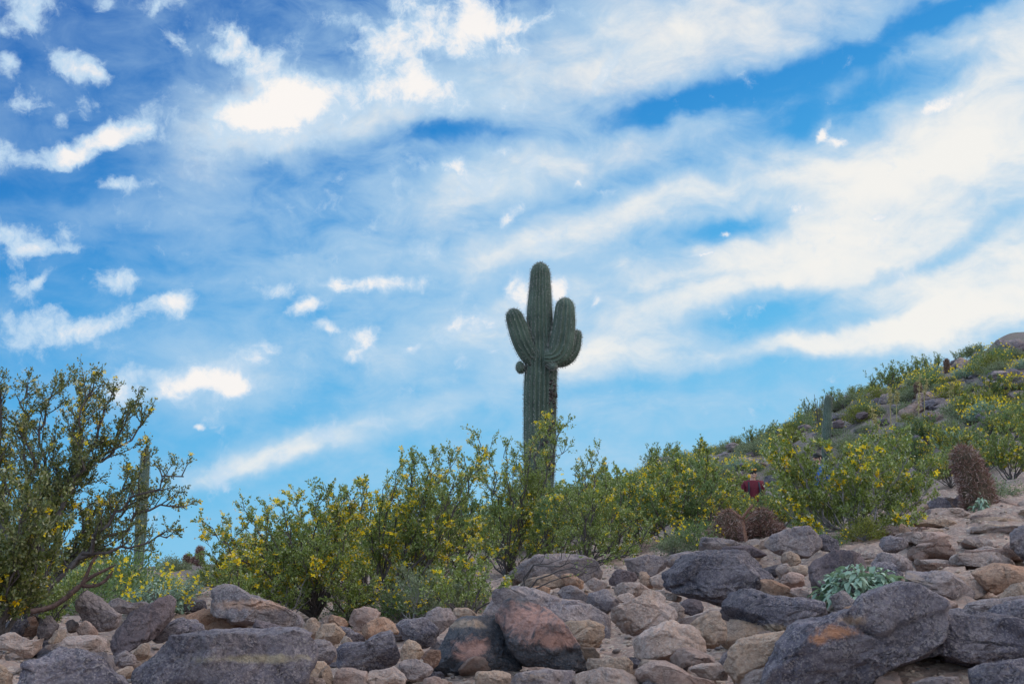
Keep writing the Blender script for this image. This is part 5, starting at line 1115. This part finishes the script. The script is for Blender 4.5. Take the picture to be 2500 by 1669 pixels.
def person(loc, face, label, shirt, trousers, turn=0.0, pack=False, glasses_up=False, shades=False, beard=False):
    root = empty('person', loc, face)      # faces -Y in its own frame
    ct, st = math.cos(turn), math.sin(turn)
    def hd(p): return (p[0] * ct - p[1] * st, p[0] * st + p[1] * ct, p[2])
    hip = (0, 0, .93)
    L = []
    L.append(([hip, (0, .0, 1.10), (0, -.01, 1.28), (0, 0, 1.43), (0, -.005, 1.50), (0, -.012, 1.545)], [(.155, .11), (.14, .10), (.165, .115), (.12, .09), (.055, .055), (.055, .06)]))
    L.append(([(0, -.012, 1.545), hd((0, -.02, 1.60)), hd((0, -.015, 1.675))], [(.058, .062), (.080, .096), (.076, .093)]))
    for s in (-1, 1):
        st_ = .16 * s
        L.append(([(0, 0, 1.43), (.17 * s, 0, 1.42), (.225 * s, .02, 1.17), (.24 * s, -.06, .93), (.24 * s, -.085, .87)], [(.12, .09), .056, .043, .027, (.04, .02)]))
        L.append(([hip, (.10 * s, 0, .86), (.11 * s, -.03 + st_ * .4, .50), (.11 * s, .02 + st_, .09), (.115 * s, -.14 + st_, .035)], [(.155, .11), .088, .056, .038, .032]))
        for q, (dx, ln, rr_) in enumerate([(-.028, .075, .0085), (-.010, .085, .009), (.009, .08, .0088), (.027, .062, .008)]):
            x0 = .24 * s; L.append(([(x0, -.085, .87), (x0 + dx * .3, -.10 + dx * .9 + .02, .825), (x0 - .006 * s, -.10 + dx * 1.0 + .01, .825 - ln * .55), (x0 - .02 * s, -.095 + dx, .825 - ln)], [(.04, .02), .010, rr_, rr_ * .85]))
        L.append(([(.24 * s, -.085, .87), (.235 * s, -.135, .85), (.23 * s, -.15, .81)], [(.04, .02), .012, .009]))
    body = link('body', skin_mesh('body', L, M['skin'], 1), root)
    sh = [([(0, 0, .92), (0, .0, 1.10), (0, -.01, 1.28), (0, 0, 1.43), (0, 0, 1.505)], [(.168, .125), (.155, .115), (.18, .13), (.145, .11), (.085, .08)])]
    for s in (-1, 1): sh.append(([(0, 0, 1.43), (.185 * s, 0, 1.455), (.225 * s, .02, 1.17), (.24 * s, -.055, .95)], [(.135, .105), .070, .056, .04]))
    link('shirt', skin_mesh('shirt', sh, M[shirt], 1), root)
    tr = []
    for s in (-1, 1): tr.append(([(0, 0, .93), (.10 * s, 0, .86), (.11 * s, -.03 + .064 * s, .50), (.11 * s, .02 + .16 * s, .12)], [(.165, .12), .105, .072, .06]))
    link('trousers', skin_mesh('trousers', tr, M[trousers], 1), root)
    for s in (-1, 1): ellip('shoe', (.115 * s, -.06 + .16 * s, .045), (.05, .14, .05), M['darkcloth'], root)
    # head details
    hc = Vector((0, -.017, 1.655))
    def hl(x, y, z): p = hd((x, y, 0)); return (p[0], p[1] - .017, 1.635 + z)
    def capfn(v):
        w_ = v.copy(); low = (v[:, 2] < .12 + .35 * (-v[:, 1])) ; w_[low] *= .86; return w_
    h = ellip('hair', (0, 0, 0), (.086, .105, .105), M['hair'], root, 4, capfn); h.location = hl(0, .008, .02); h.rotation_euler = (0, 0, turn)
    def at(name, x, y, z, r_, m): o = ellip(name, (0, 0, 0), r_, M[m], root); o.location = hl(x, y, z); o.rotation_euler = (0, 0, turn); return o
    at('nose', 0, -.098, -.012, (.014, .018, .024), 'skin')
    for s in (-1, 1):
        at('ear', .078 * s, .005, -.01, (.012, .02, .032), 'skin'); at('eye', .032 * s, -.083, .012, (.013, .008, .008), 'hair'); at('eyebrow', .033 * s, -.086, .033, (.022, .008, .005), 'hair')
    at('mouth', 0, -.086, -.055, (.028, .010, .009), 'lips'); at('teeth', 0, -.094, -.054, (.019, .006, .004), 'white')
    if beard: at('beard', 0, -.055, -.075, (.055, .045, .032), 'hair')
    if glasses_up or shades:
        z = .085 if glasses_up else .014; yy = -.085 if glasses_up else -.095
        g = empty('sunglasses', (0, 0, 0)); g.parent = root; g.location = hl(0, yy, z); g.rotation_euler = (0, 0, turn)
        for s in (-1, 1): ellip('lens', (.034 * s, 0, 0), (.032, .008, .020), M['lens'] if glasses_up else M['hair'], g)
        ellip('bridge', (0, -.002, .004), (.014, .005, .005), M['hair'], g)
        for s in (-1, 1): ellip('temple', (.066 * s, .045, 0), (.004, .05, .006), M['hair'], g)
    if pack:
        bp = empty('backpack', (0, 0, 0)); bp.parent = root
        v, f = ICO[4]; w_ = np.sign(v) * np.abs(v) ** .6; link('bag', np_mesh('bag', w_ * np.array([.15, .085, .23]) + np.array([0, .20, 1.22]), f, M['darkcloth'], True), bp)
        for s in (-1, 1):
            tb = Tubes(); tb.add(np.array([[.09 * s, .14, 1.44], [.10 * s, .03, 1.515], [.105 * s, -.08, 1.455], [.115 * s, -.135, 1.33], [.125 * s, -.125, 1.18], [.15 * s, .0, 1.06], [.13 * s, .14, 1.05]]), [.02] * 7, 6); link('strap', tb.mesh('strap', M['darkcloth']), bp)
    tag(root, label, 'person'); return root
p1 = on(1842, 30); p1.z = pt(1842, 1143, 30).z - 1.755
person(p1, 0.08, 'hiker in a maroon long-sleeved top and dark pack straps, sunglasses pushed up', 'maroon', 'darkcloth', .05, pack=True, glasses_up=True)
p2 = on(2004, 29); p2.z = pt(2004, 1104, 29).z - 1.755
person(p2, -.55, 'hiker in a blue top and dark glasses glimpsed through the large rounded bush', 'bluecloth', 'darkcloth', -.35, shades=True, beard=True)
print('leaves', NL, 'objects', len(bpy.data.objects), 'people ground', gz(p1.x, p1.y), p1.z, gz(p2.x, p2.y), p2.z)
